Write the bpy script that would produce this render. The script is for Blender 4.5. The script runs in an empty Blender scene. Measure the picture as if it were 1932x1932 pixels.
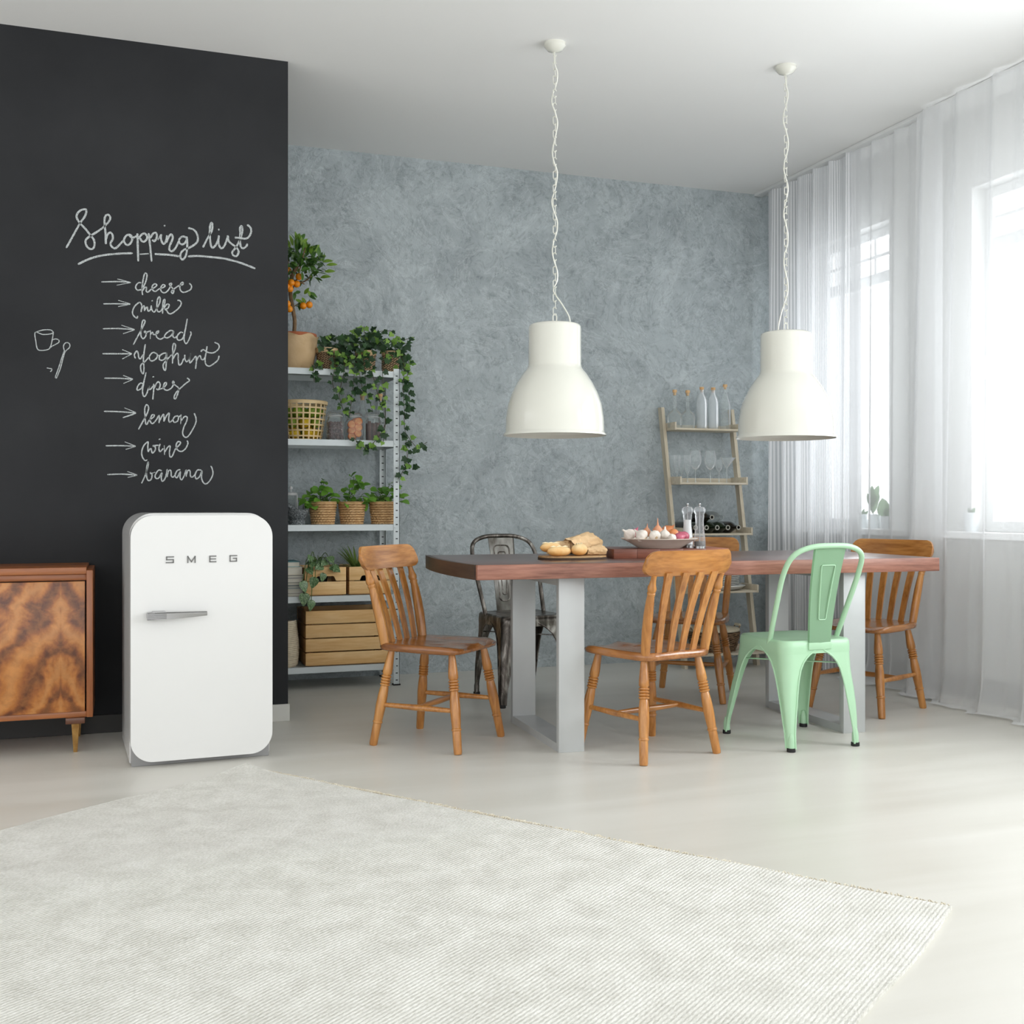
import bpy, bmesh, math, random
from mathutils import Vector, Matrix, Euler
random.seed(7)
scene = bpy.context.scene
COL = scene.collection
PI = math.pi

# ------------------------------------------------------------------ camera
F, U0, V0, H = 2090.0, 966.0, 953.0, 1.02      # focal length and horizon in 1932 px frame, eye height
YAW = math.radians(19.4)
cam_d = bpy.data.cameras.new('camera')
cam = bpy.data.objects.new('camera', cam_d)
COL.objects.link(cam)
cam.location = (0, 0, H)
cam.rotation_euler = (PI / 2, 0, -YAW)
cam_d.sensor_width = 36
cam_d.lens = F / 1932 * 36
cam_d.shift_y = -(966 - V0) / 1932
cam_d.clip_end = 100
scene.camera = cam

# ------------------------------------------------------------------ light
w = bpy.data.worlds.new('overcast_sky')
scene.world = w
w.use_nodes = True
bg = w.node_tree.nodes['Background']
bg.inputs[0].default_value = (0.97, 0.985, 1.0, 1)
bg.inputs[1].default_value = 1.25

def window_light(name, y0, y1, z0, z1, power):
    l = bpy.data.lights.new(name, 'AREA')
    l.shape = 'RECTANGLE'
    l.size, l.size_y = (z1 - z0), (y1 - y0)
    l.energy = power
    l.color = (0.98, 0.99, 1.0)
    o = bpy.data.objects.new(name, l)
    COL.objects.link(o)
    o.location = (4.62, (y0 + y1) / 2, (z0 + z1) / 2)
    o.rotation_euler = (0, PI / 2, 0)          # shines towards -x, into the room
    return o
WINDOWS = [(5.40, 6.20), (3.75, 4.73), (2.35, 3.45), (0.70, 1.85)]
for (wy0, wy1), pw in zip(WINDOWS, (13, 13, 46, 46)):      # lamps at the two unseen windows boosted, added fill that spares the curtains
    window_light('daylight', wy0, wy1, 0.9, 2.7, pw)

vs = scene.view_settings
vs.view_transform = 'Standard'
vs.look = 'None'
vs.exposure = 0.55
vs.gamma = 1.0
vs.use_curve_mapping = False

# ------------------------------------------------------------------ helpers
FWD = Vector((math.sin(YAW), math.cos(YAW), 0))
RGT = Vector((math.cos(YAW), -math.sin(YAW), 0))
EYE = Vector((0, 0, H))
def ray(u, v): return FWD + RGT * ((u - U0) / F) + Vector((0, 0, (V0 - v) / F))
def at_y(u, v, y):
    d = ray(u, v); return EYE + d * (y / d.y)
def at_x(u, v, x):
    d = ray(u, v); return EYE + d * (x / d.x)
def at_z(u, v, z):
    d = ray(u, v); return EYE + d * ((z - H) / d.z)
def at_d(u, v, dist): return EYE + ray(u, v) * dist

def lin(c):
    c = c / 255.0
    return c / 12.92 if c <= 0.04045 else ((c + 0.055) / 1.055) ** 2.4
def rgb(r, g, b): return (lin(r), lin(g), lin(b), 1)

def T(x=0, y=0, z=0): return Matrix.Translation((x, y, z))
def RX(a): return Matrix.Rotation(a, 4, 'X')
def RY(a): return Matrix.Rotation(a, 4, 'Y')
def RZ(a): return Matrix.Rotation(a, 4, 'Z')
def SC(x, y, z): return Matrix.Diagonal((x, y, z, 1))
I4 = Matrix.Identity(4)

def BM(): return bmesh.new()

def add_box(bm, c, s, mat=None, bevel=0.0, seg=2):
    m = T(*c) @ SC(*s)
    if mat is not None: m = mat @ m
    r = bmesh.ops.create_cube(bm, size=1.0, matrix=m)
    if bevel > 0:
        es = list({e for v in r['verts'] for e in v.link_edges})
        bmesh.ops.bevel(bm, geom=es, offset=bevel, segments=seg, profile=0.5, affect='EDGES', clamp_overlap=True)

def add_bar(bm, a, b, wx, wy, up=Vector((0, 0, 1)), bevel=0.0):
    a, b = Vector(a), Vector(b)
    z = (b - a); L = z.length; z.normalize()
    x = Vector(up).cross(z)
    if x.length < 1e-4: x = Vector((1, 0, 0))
    x.normalize(); y = z.cross(x)
    m = Matrix(((x.x, y.x, z.x, 0), (x.y, y.y, z.y, 0), (x.z, y.z, z.z, 0), (0, 0, 0, 1)))
    m = T(*((a + b) / 2)) @ m
    add_box(bm, (0, 0, 0), (wx, wy, L), m, bevel)

def frames(pts):
    n = len(pts); ts = []
    for i in range(n):
        t = pts[min(i + 1, n - 1)] - pts[max(i - 1, 0)]
        ts.append(t.normalized())
    up = Vector((0, 0, 1)) if abs(ts[0].z) < 0.9 else Vector((1, 0, 0))
    x = up.cross(ts[0]).normalized()
    fr = []
    for t in ts:
        x = (x - t * x.dot(t)).normalized()
        fr.append((x, t.cross(x)))
    return fr

def add_tube(bm, pts, r, n=8, cap=True, sx=1.0, sy=1.0):
    pts = [Vector(p) for p in pts]
    fr = frames(pts)
    rs = r if isinstance(r, (list, tuple)) else [r] * len(pts)
    rings = []
    for p, (x, y), rr in zip(pts, fr, rs):
        rings.append([bm.verts.new(p + (x * math.cos(2 * PI * k / n) * sx + y * math.sin(2 * PI * k / n) * sy) * rr) for k in range(n)])
    for a, b in zip(rings, rings[1:]):
        for k in range(n):
            bm.faces.new((a[k], a[(k + 1) % n], b[(k + 1) % n], b[k]))
    if cap:
        bm.faces.new(rings[0][::-1]); bm.faces.new(rings[-1])

def add_lathe(bm, prof, n=24, mat=None, cap0=False, cap1=False):
    mat = mat or I4
    rings = []
    for r, z in prof:
        if r < 1e-6: rings.append([bm.verts.new(mat @ Vector((0, 0, z)))])
        else: rings.append([bm.verts.new(mat @ Vector((r * math.cos(2 * PI * k / n), r * math.sin(2 * PI * k / n), z))) for k in range(n)])
    for a, b in zip(rings, rings[1:]):
        for k in range(n):
            k2 = (k + 1) % n
            if len(a) == 1 and len(b) == 1: continue
            if len(a) == 1: bm.faces.new((a[0], b[k2], b[k]))
            elif len(b) == 1: bm.faces.new((a[k], a[k2], b[0]))
            else: bm.faces.new((a[k], a[k2], b[k2], b[k]))
    if cap0 and len(rings[0]) > 1: bm.faces.new(rings[0][::-1])
    if cap1 and len(rings[-1]) > 1: bm.faces.new(rings[-1])

def add_prism(bm, outline, z0, z1, mat=None, bevel=0.0, seg=2, which='all'):
    mat = mat or I4
    lo = [bm.verts.new(mat @ Vector((x, y, z0))) for x, y in outline]
    hi = [bm.verts.new(mat @ Vector((x, y, z1))) for x, y in outline]
    n = len(outline)
    f0 = bm.faces.new(lo[::-1]); f1 = bm.faces.new(hi)
    for k in range(n):
        bm.faces.new((lo[k], lo[(k + 1) % n], hi[(k + 1) % n], hi[k]))
    if bevel > 0:
        es = set(f1.edges)
        if which == 'all': es |= set(f0.edges)
        bmesh.ops.bevel(bm, geom=list(es), offset=bevel, segments=seg, profile=0.5, affect='EDGES', clamp_overlap=True)

def add_sphere(bm, c, r, mat=None, n=14, m=9, sc=(1, 1, 1)):
    mm = T(*c) @ (mat or I4) @ SC(*sc)
    prof = [(r * math.sin(PI * i / m), -r * math.cos(PI * i / m)) for i in range(m + 1)]
    prof[0] = (0, -r); prof[-1] = (0, r)
    add_lathe(bm, prof, n, mm)

def rrect(w, h, r, n=6, cx=0, cy=0):
    rs = r if isinstance(r, (list, tuple)) else [r] * 4      # BR, TR, TL, BL
    out = []
    for (sx, sy, a0), rr in zip(((1, -1, -PI / 2), (1, 1, 0), (-1, 1, PI / 2), (-1, -1, PI)), rs):
        px, py = cx + sx * (w / 2 - rr), cy + sy * (h / 2 - rr)
        if rr < 1e-5: out.append((px, py)); continue
        for k in range(n + 1):
            a = a0 + PI / 2 * k / n
            out.append((px + rr * math.cos(a), py + rr * math.sin(a)))
    return out

def finish(bm, name, mat, smooth=True, angle=38, recalc=True):
    if recalc: bmesh.ops.recalc_face_normals(bm, faces=bm.faces)
    me = bpy.data.meshes.new(name)
    bm.to_mesh(me); bm.free()
    if mat is not None: me.materials.append(mat)
    if smooth:
        for p in me.polygons: p.use_smooth = True
        me.set_sharp_from_angle(angle=math.radians(angle))
    return me

def obj(name, bm, mat, parent=None, smooth=True, angle=38, recalc=True, loc=None, rotz=None, label=None):
    o = bpy.data.objects.new(name, finish(bm, name, mat, smooth, angle, recalc))
    COL.objects.link(o)
    if parent is not None: o.parent = parent
    if loc is not None: o.location = loc
    if rotz is not None: o.rotation_euler = (0, 0, rotz)
    if label: o['label'] = label
    return o

def inst(name, me, parent, m):
    o = bpy.data.objects.new(name, me)
    COL.objects.link(o)
    o.parent = parent
    o.matrix_local = m
    return o

def tag(o, label, cat, group=None, kind=None):
    o['label'] = label; o['category'] = cat
    if group: o['group'] = group
    if kind: o['kind'] = kind
    return o

def thing(name, label, cat, loc=(0, 0, 0), rotz=0, group=None):
    o = bpy.data.objects.new(name, None)
    COL.objects.link(o)
    o.empty_display_size = 0.1
    o.location = loc; o.rotation_euler = (0, 0, rotz)
    return tag(o, label, cat, group)

def dup(root, loc, rotz, label, group=None):
    def cp(o, parent):
        c = o.copy(); COL.objects.link(c); c.parent = parent
        for ch in o.children: cp(ch, c)
        return c
    r = cp(root, None)
    r.location = loc; r.rotation_euler = (0, 0, rotz)
    r['label'] = label
    if group: r['group'] = group
    return r

def struct(name, bm, mat, label, cat, smooth=False, parent=None):
    o = obj(name, bm, mat, parent, smooth)
    if parent is None:
        tag(o, label, cat, kind='structure')
    return o

# ------------------------------------------------------------------ materials
def nodes(name):
    m = bpy.data.materials.new(name); m.use_nodes = True
    nt = m.node_tree
    return m, nt, nt.nodes['Principled BSDF'], nt.nodes, nt.links

def coords(nt, scale, rot=(0, 0, 0), kind='Object'):
    tc = nt.nodes.new('ShaderNodeTexCoord'); mp = nt.nodes.new('ShaderNodeMapping')
    mp.inputs['Scale'].default_value = scale; mp.inputs['Rotation'].default_value = rot
    nt.links.new(tc.outputs[kind], mp.inputs['Vector'])
    return mp.outputs[0]

def noise(nt, vec, scale, detail=4, rough=0.55, dist=0.0):
    n = nt.nodes.new('ShaderNodeTexNoise')
    n.inputs['Scale'].default_value = scale; n.inputs['Detail'].default_value = detail
    n.inputs['Roughness'].default_value = rough; n.inputs['Distortion'].default_value = dist
    nt.links.new(vec, n.inputs['Vector'])
    return n.outputs['Fac']

def ramp(nt, fac, stops):
    r = nt.nodes.new('ShaderNodeValToRGB')
    e = r.color_ramp.elements
    while len(e) < len(stops): e.new(0.5)
    for el, (p, c) in zip(e, stops): el.position = p; el.color = c
    nt.links.new(fac, r.inputs[0])
    return r.outputs[0]

def mixc(nt, fac, a, b, mode='MIX'):
    x = nt.nodes.new('ShaderNodeMix'); x.data_type = 'RGBA'; x.blend_type = mode
    for val, s in ((fac, x.inputs[0]), (a, x.inputs[6]), (b, x.inputs[7])):
        if isinstance(val, (int, float, tuple)): s.default_value = val
        else: nt.links.new(val, s)
    return x.outputs[2]

def bumpn(nt, b, h, strength, dist=0.01):
    n = nt.nodes.new('ShaderNodeBump')
    n.inputs['Strength'].default_value = strength; n.inputs['Distance'].default_value = dist
    nt.links.new(h, n.inputs['Height']); nt.links.new(n.outputs[0], b.inputs['Normal'])

def mathn(nt, op, a, b=None):
    n = nt.nodes.new('ShaderNodeMath'); n.operation = op
    for val, s in ((a, n.inputs[0]), (b, n.inputs[1])):
        if val is None: continue
        if isinstance(val, (int, float)): s.default_value = val
        else: nt.links.new(val, s)
    return n.outputs[0]

def plain(name, c, rough=0.5, metal=0.0, c2=None, nscale=12, stretch=(1, 1, 1), bump=0.0, bscale=None, coat=0.0, spec=0.5, detail=4, sub=0.0):
    m, nt, b, N, L = nodes(name)
    b.inputs['Base Color'].default_value = c
    b.inputs['Roughness'].default_value = rough; b.inputs['Metallic'].default_value = metal
    b.inputs['Specular IOR Level'].default_value = spec
    if coat: b.inputs['Coat Weight'].default_value = coat; b.inputs['Coat Roughness'].default_value = 0.08
    v = coords(nt, stretch)
    if c2 is not None:
        f = noise(nt, v, nscale, detail)
        L.new(ramp(nt, f, [(0.32, c), (0.68, c2)]), b.inputs['Base Color'])
    if bump:
        bumpn(nt, b, noise(nt, v, bscale or nscale, 5), bump, 0.01)
    return m

def wood(name, dark, mid, light, axis=2, scale=9.0, rough=0.32, coat=0.35, bump=0.04, ring=0.0):
    m, nt, b, N, L = nodes(name)
    st = [1.0, 1.0, 1.0]; st[axis] = 0.09
    v = coords(nt, st)
    f1 = noise(nt, v, scale, 6, 0.6, 0.8)
    f2 = noise(nt, v, scale * 9, 3, 0.6, 0.2)
    c = ramp(nt, f1, [(0.30, dark), (0.5, mid), (0.70, light)])
    c = mixc(nt, 0.35, c, ramp(nt, f2, [(0.35, dark), (0.65, light)]))
    L.new(c, b.inputs['Base Color'])
    b.inputs['Roughness'].default_value = rough
    b.inputs['Coat Weight'].default_value = coat; b.inputs['Coat Roughness'].default_value = 0.18
    bumpn(nt, b, f2, bump, 0.004)
    return m

def leafmat(name, dark, light, rough=0.4, trans=0.25):
    m, nt, b, N, L = nodes(name)
    oi = N.new('ShaderNodeObjectInfo')
    v = coords(nt, (1, 1, 1))
    f = noise(nt, v, 30, 2)
    c = mixc(nt, oi.outputs['Random'], dark, light)
    c = mixc(nt, mathn(nt, 'MULTIPLY', f, 0.35), c, light)
    L.new(c, b.inputs['Base Color'])
    b.inputs['Roughness'].default_value = rough
    tr = N.new('ShaderNodeBsdfTranslucent'); L.new(c, tr.inputs[0])
    mx = N.new('ShaderNodeMixShader'); mx.inputs[0].default_value = trans
    L.new(b.outputs[0], mx.inputs[1]); L.new(tr.outputs[0], mx.inputs[2])
    L.new(mx.outputs[0], N['Material Output'].inputs[0])
    return m

def thinglass(name, tint=(0.96, 0.98, 0.97, 1), rough=0.02, blend=0.12, maxr=0.75, haze=0.0):
    m, nt, b, N, L = nodes(name)
    N.remove(b)
    lw = N.new('ShaderNodeLayerWeight'); lw.inputs[0].default_value = blend
    tr = N.new('ShaderNodeBsdfTransparent'); tr.inputs[0].default_value = tint
    gl = N.new('ShaderNodeBsdfGlossy'); gl.inputs[1].default_value = rough; gl.inputs[0].default_value = (1, 1, 1, 1)
    mx = N.new('ShaderNodeMixShader')
    L.new(mathn(nt, 'MULTIPLY', lw.outputs['Fresnel'], maxr), mx.inputs[0])
    L.new(tr.outputs[0], mx.inputs[1]); L.new(gl.outputs[0], mx.inputs[2])
    out = mx.outputs[0]
    if haze:
        df = N.new('ShaderNodeBsdfDiffuse'); df.inputs[0].default_value = (0.9, 0.93, 0.95, 1)
        hz = N.new('ShaderNodeMixShader'); hz.inputs[0].default_value = haze
        L.new(out, hz.inputs[1]); L.new(df.outputs[0], hz.inputs[2]); out = hz.outputs[0]
    L.new(out, N['Material Output'].inputs[0])
    return m

def sheer(name, col, base_alpha, stripes=0.0, pitch=0.0165, through=0.5):
    m, nt, b, N, L = nodes(name)
    N.remove(b)
    df = N.new('ShaderNodeBsdfDiffuse'); df.inputs[0].default_value = col
    tl = N.new('ShaderNodeBsdfTranslucent'); tl.inputs[0].default_value = col
    tr = N.new('ShaderNodeBsdfTransparent')
    cl = N.new('ShaderNodeMixShader'); cl.inputs[0].default_value = through
    L.new(df.outputs[0], cl.inputs[1]); L.new(tl.outputs[0], cl.inputs[2])
    mx = N.new('ShaderNodeMixShader')
    # thin cloth looks denser edge-on: more thread in the way
    lw = N.new('ShaderNodeLayerWeight'); lw.inputs[0].default_value = 0.5
    dens = mathn(nt, 'MULTIPLY', lw.outputs['Facing'], 0.35)
    a = mathn(nt, 'ADD', dens, base_alpha)
    if stripes:
        tc = N.new('ShaderNodeTexCoord'); sp = N.new('ShaderNodeSeparateXYZ')
        L.new(tc.outputs['UV'], sp.inputs[0])
        s = mathn(nt, 'FRACT', mathn(nt, 'DIVIDE', sp.outputs[0], pitch))
        s = mathn(nt, 'LESS_THAN', s, 0.5)
        a = mathn(nt, 'ADD', a, mathn(nt, 'MULTIPLY', s, stripes))
        sc_ = mixc(nt, s, (0.66, 0.68, 0.70, 1), col)
        L.new(sc_, df.inputs[0]); L.new(sc_, tl.inputs[0])
    L.new(mathn(nt, 'MINIMUM', a, 0.97), mx.inputs[0])
    L.new(tr.outputs[0], mx.inputs[1]); L.new(cl.outputs[0], mx.inputs[2])
    L.new(mx.outputs[0], N['Material Output'].inputs[0])
    return m

# ================================================================== SETTING
YB, YK, XR, XK, CEIL = 6.52, 5.30, 4.25, 0.742, 3.12     # back wall, chalkboard wall, right wall, chalkboard corner, ceiling

def plaster_mat():
    m, nt, b, N, L = nodes('grey_trowelled_plaster')
    v = coords(nt, (1, 1, 1))
    big = noise(nt, v, 1.3, 5, 0.6, 1.2)
    sw = noise(nt, v, 2.4, 8, 0.64, 2.4)
    fine = noise(nt, v, 16, 6, 0.65, 1.6)
    c = ramp(nt, sw, [(0.28, rgb(126, 134, 138)), (0.45, rgb(168, 178, 181)), (0.58, rgb(184, 194, 197)), (0.75, rgb(212, 221, 223))])
    c2 = ramp(nt, big, [(0.3, rgb(146, 154, 158)), (0.7, rgb(208, 218, 221))])
    c = mixc(nt, 0.45, c, c2)
    c3 = ramp(nt, fine, [(0.34, rgb(92, 99, 102)), (0.46, rgb(174, 183, 185)), (0.7, rgb(194, 203, 204))])
    c = mixc(nt, 0.30, c, c3)
    s2 = noise(nt, v, 1.7, 9, 0.66, 3.4)
    ln = ramp(nt, mathn(nt, 'ABSOLUTE', mathn(nt, 'SUBTRACT', s2, 0.52)), [(0.0, (1, 1, 1, 1)), (0.022, (0, 0, 0, 1))])
    c = mixc(nt, mathn(nt, 'MULTIPLY', ln, 0.34), c, rgb(220, 228, 229))
    s3 = noise(nt, v, 2.6, 9, 0.7, 3.0)
    ln3 = ramp(nt, mathn(nt, 'ABSOLUTE', mathn(nt, 'SUBTRACT', s3, 0.46)), [(0.0, (1, 1, 1, 1)), (0.014, (0, 0, 0, 1))])
    c = mixc(nt, mathn(nt, 'MULTIPLY', ln3, 0.42), c, rgb(110, 119, 123))
    L.new(c, b.inputs['Base Color'])
    b.inputs['Roughness'].default_value = 0.62
    hh = mathn(nt, 'ADD', mathn(nt, 'MULTIPLY', sw, 1.0), mathn(nt, 'MULTIPLY', fine, 0.55))
    bumpn(nt, b, hh, 0.6, 0.03)
    return m
def floor_mat():
    m, nt, b, N, L = nodes('pale_whitewashed_floor')
    v = coords(nt, (0.22, 1.6, 1))
    f = noise(nt, v, 3.0, 6, 0.55, 0.5)
    g = noise(nt, coords(nt, (0.5, 0.5, 1)), 1.2, 3, 0.5)
    c = ramp(nt, f, [(0.3, rgb(203, 200, 190)), (0.7, rgb(222, 220, 213))])
    c = mixc(nt, 0.4, c, ramp(nt, g, [(0.3, rgb(205, 202, 192)), (0.7, rgb(220, 219, 213))]))
    L.new(c, b.inputs['Base Color'])
    L.new(ramp(nt, f, [(0.3, (0.30, 0.30, 0.30, 1)), (0.7, (0.40, 0.40, 0.40, 1))]), b.inputs['Roughness'])
    b.inputs['Specular IOR Level'].default_value = 0.35
    return m
MAT_PLASTER = plaster_mat()
MAT_FLOOR = floor_mat()
MAT_BOARD = plain('matt_chalkboard_paint', rgb(38, 39, 41), 0.78, 0, rgb(47, 48, 50), 1.6, bump=0.03, bscale=60, spec=0.25)
MAT_WHITEWALL = plain('white_wall_paint', rgb(226, 227, 225), 0.75, 0, rgb(220, 221, 219), 1.5, bump=0.04, bscale=40)
MAT_CEIL = plain('white_ceiling_paint', rgb(240, 240, 238), 0.8)
MAT_WHITETRIM = plain('white_lacquer', rgb(236, 237, 236), 0.35)
MAT_GREYTRIM = plain('grey_skirting', rgb(188, 188, 186), 0.45)
MAT_PALETRIM = plain('pale_skirting', rgb(214, 214, 208), 0.45)
MAT_SHADETRIM = plain('shade_dark_skirting', rgb(52, 51, 49), 0.6)  # left skirting has the shadow beside the fridge painted into its colour

bm = BM(); add_box(bm, (0.3, 2.2, -0.05), (8.6, 8.8, 0.1))
floor = struct('floor', bm, MAT_FLOOR, 'pale whitewashed smooth floor of the dining room', 'floor')
bm = BM(); add_box(bm, (0.3, 2.2, CEIL + 0.05), (8.6, 8.8, 0.1))
struct('ceiling', bm, MAT_CEIL, 'plain white ceiling', 'ceiling')
bm = BM(); add_box(bm, ((XK - 0.3 + 4.6) / 2, YB + 0.06, CEIL / 2), (4.6 - XK + 0.3, 0.12, CEIL))
struct('wall_back', bm, MAT_PLASTER, 'blue-grey trowelled plaster wall behind the dining table', 'wall')
bm = BM(); add_box(bm, ((XK - 4.0) / 2, (YK + YB + 0.12) / 2, CEIL / 2), (XK + 4.0, YB + 0.12 - YK, CEIL))
board = struct('wall_front', bm, MAT_BOARD, 'black chalkboard wall with a handwritten shopping list', 'wall')

# right wall with its window openings
Z0, Z1 = 0.88, 2.70
bm = BM()
ys = [-2.0]
for a, b_ in sorted(WINDOWS): ys += [a, b_]
ys.append(YB)
for i in range(0, len(ys), 2):
    add_box(bm, (XR + 0.1, (ys[i] + ys[i + 1]) / 2, CEIL / 2), (0.2, ys[i + 1] - ys[i], CEIL))
for a, b_ in WINDOWS:
    add_box(bm, (XR + 0.1, (a + b_) / 2, Z0 / 2), (0.2, b_ - a, Z0))
    add_box(bm, (XR + 0.1, (a + b_) / 2, (Z1 + CEIL) / 2), (0.2, b_ - a, CEIL - Z1))
struct('wall_right', bm, MAT_WHITEWALL, 'white wall with windows behind sheer curtains', 'wall')
bm = BM(); add_box(bm, (XR - 0.03, 2.3, 0.862), (0.16, 8.2, 0.036), bevel=0.004)
struct('trim_1', bm, MAT_WHITETRIM, 'long white windowsill along the right wall', 'windowsill')
bm = BM(); add_box(bm, (XR - 0.009, 2.25, 0.06), (0.018, 8.5, 0.12), bevel=0.003)
add_box(bm, (XR - 0.018, 2.25, 0.02), (0.03, 8.5, 0.04), bevel=0.003)
struct('baseboard_right', bm, MAT_GREYTRIM, 'grey baseboard along the white window wall', 'baseboard')
bm = BM(); add_box(bm, (0.62, YK - 0.008, 0.04), (2 * (XK - 0.62) + 0.012, 0.016, 0.08), bevel=0.002)
struct('baseboard_front', bm, MAT_PALETRIM, 'short pale baseboard under the chalkboard right of the fridge', 'baseboard')
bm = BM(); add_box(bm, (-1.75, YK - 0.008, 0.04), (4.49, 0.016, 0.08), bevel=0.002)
struct('baseboard_left', bm, MAT_SHADETRIM, 'shade-darkened baseboard under the chalkboard left of the fridge', 'baseboard')

# windows
MAT_PANE = thinglass('window_glass', (0.98, 0.99, 1.0, 1), 0.0, 0.05, 0.4)
MAT_BLIND = plain('white_roller_blind', rgb(222, 224, 224), 0.8)
XW = XR + 0.12
for i, (a, b_) in enumerate(WINDOWS):
    wn = thing('window_%d' % (i + 1), ['white casement window with transom panes behind the striped curtain', 'white casement window at the right edge behind the sheer curtain', 'white casement window nearest the camera side', 'white casement window beyond the room corner'][i], 'window')
    wn['kind'] = 'structure'
    bm = BM(); fw = 0.055
    for yy in (a + fw / 2, b_ - fw / 2): add_box(bm, (XW, yy, (Z0 + Z1) / 2), (0.06, fw, Z1 - Z0), bevel=0.004)
    for zz in (Z0 + fw / 2, Z1 - fw / 2): add_box(bm, (XW, (a + b_) / 2, zz), (0.058, b_ - a - 2 * fw, fw), bevel=0.004)
    obj('window_frame', bm, MAT_WHITETRIM, wn)
    bm = BM(); add_box(bm, (XW, (a + b_) / 2, 2.40), (0.056, b_ - a - 2 * fw, 0.07), bevel=0.004)
    obj('transom_bar', bm, MAT_WHITETRIM, wn)
    bm = BM(); add_box(bm, (XW + 0.01, (a + b_) / 2, 1.64), (0.006, b_ - a - 2 * fw, 1.46))
    obj('pane', bm, MAT_PANE, wn)
    bm = BM(); add_box(bm, (XW + 0.01, (a + b_) / 2, 2.54), (0.006, b_ - a - 2 * fw, 0.21))
    obj('pane', bm, MAT_PANE, wn)
    for q in (0.33, 0.67):
        bm = BM(); add_box(bm, (XW, a + (b_ - a) * q, 2.54), (0.03, 0.018, 0.215))
        obj('muntin', bm, MAT_WHITETRIM, wn)
    bm = BM(); add_box(bm, (XW, (a + b_) / 2, 2.54), (0.028, b_ - a - 2 * fw, 0.018))
    obj('muntin', bm, MAT_WHITETRIM, wn)
    bm = BM()
    hy = b_ - 0.03
    add_tube(bm, [(XW - 0.03, hy, 1.80), (XW - 0.055, hy, 1.80), (XW - 0.065, hy, 1.78), (XW - 0.06, hy, 1.69)], 0.009, 8)
    obj('window_handle', bm, MAT_WHITETRIM, wn)

# wall socket between the windows
t = thing('wall_socket', 'white double wall socket between the two windows', 'socket', (XR, 5.16, 1.075))
bm = BM(); add_prism(bm, rrect(0.085, 0.155, 0.01), 0, 0.01, RY(-PI / 2) @ RZ(PI / 2), bevel=0.002, which='top')
obj('plate', bm, MAT_WHITETRIM, t)
for zz in (-0.036, 0.036):
    bm = BM(); add_lathe(bm, [(0.03, 0.010), (0.028, 0.0125), (0.026, 0.0125), (0.024, 0.011), (0, 0.011)], 24, T(0, 0, zz) @ RY(-PI / 2))
    so = obj('socket_ring', bm, MAT_WHITETRIM, t)
    bm = BM()
    for yy in (-0.009, 0.009): add_lathe(bm, [(0.0035, 0.0108), (0.0035, 0.0115), (0, 0.0115)], 8, T(0, yy, zz) @ RY(-PI / 2))
    obj('contact_hole', bm, MAT_SHADETRIM, so)

# ------------------------------------------------------------------ curtains
def curtain(name, mat, y0, y1, x, zt, zb, folds, amp, label, seed, drift=0.0, pinch=None, puddle=0.0, nu=160, nv=64, flare=0.0):
    rnd = random.Random(seed)
    ph = [rnd.uniform(0, 6.28) for _ in range(4)]
    bm = BM(); uvl = bm.loops.layers.uv.new('UVMap')
    vs_ = []; uu = []
    for j in range(nv + 1):
        q = j / nv                       # 0 top .. 1 bottom
        row = []; urow = []
        for i in range(nu + 1):
            s = i / nu
            y = y0 + (y1 - y0) * s + drift * q * (1 - s) + flare * q * (s - 0.5)
            wv = math.sin(s * folds * 2 * PI + ph[0] + 0.5 * math.sin(3 * s + 2 * q + ph[1])) + 0.45 * math.sin(s * folds * 3.7 * PI + ph[2] + 1.2 * q)
            a = amp * (0.6 + 0.55 * q)
            xx = x + a * wv
            z = zt + (zb - zt) * (q if not puddle else min(1.0, q / 0.955))
            if puddle and q > 0.90:
                k = (q - 0.90) / 0.10
                xx -= puddle * k * k * (1 + 0.35 * math.sin(s * 9 + ph[3]))
                if q > 0.955: z = zb + 0.004 + 0.004 * math.sin(s * 23 + q * 60)
            row.append(bm.verts.new((xx, y + 0.25 * a * math.cos(s * folds * 4 * PI + ph[1]), z))); urow.append(s)
        vs_.append(row); uu.append(urow)
    W = abs(y1 - y0) * 1.45
    for j in range(nv):
        for i in range(nu):
            f = bm.faces.new((vs_[j][i], vs_[j][i + 1], vs_[j + 1][i + 1], vs_[j + 1][i]))
            for lp, (si, qj) in zip(f.loops, ((i, j), (i + 1, j), (i + 1, j + 1), (i, j + 1))):
                lp[uvl].uv = (si / nu * W, qj / nv)
    o = obj(name, bm, mat, smooth=True, angle=180, recalc=False)
    return tag(o, label, 'curtain')
MAT_STRIPE = sheer('striped_voile', (0.88, 0.89, 0.90, 1), 0.74, 0.20, 0.014, 0.18)
MAT_VOILE = sheer('white_voile', (0.90, 0.91, 0.92, 1), 0.42, through=0.22)
curtain('curtain', MAT_STRIPE, 6.42, 5.45, 4.06, CEIL - 0.02, 0.012, 6, 0.035, 'grey striped sheer curtain hanging in the corner beside the ladder shelf', 3, nu=220)
curtain('curtain', MAT_VOILE, 5.50, 4.72, 4.06, CEIL - 0.02, 0.008, 4, 0.022, 'plain white voile curtain in front of the window with sill plants', 5, puddle=0.10)
curtain('curtain', MAT_VOILE, 4.86, 3.40, 3.985, CEIL - 0.02, 0.008, 6, 0.026, 'plain white voile curtain at the right edge sweeping onto the floor', 8, puddle=0.07, drift=0.10)
t = thing('curtain_track', 'white curtain track on the ceiling above the sheer curtains', 'curtain track')
bm = BM(); add_box(bm, (4.05, 3.0, CEIL - 0.01), (0.06, 7.0, 0.02), bevel=0.003)
obj('rail', bm, MAT_WHITETRIM, t)

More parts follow.
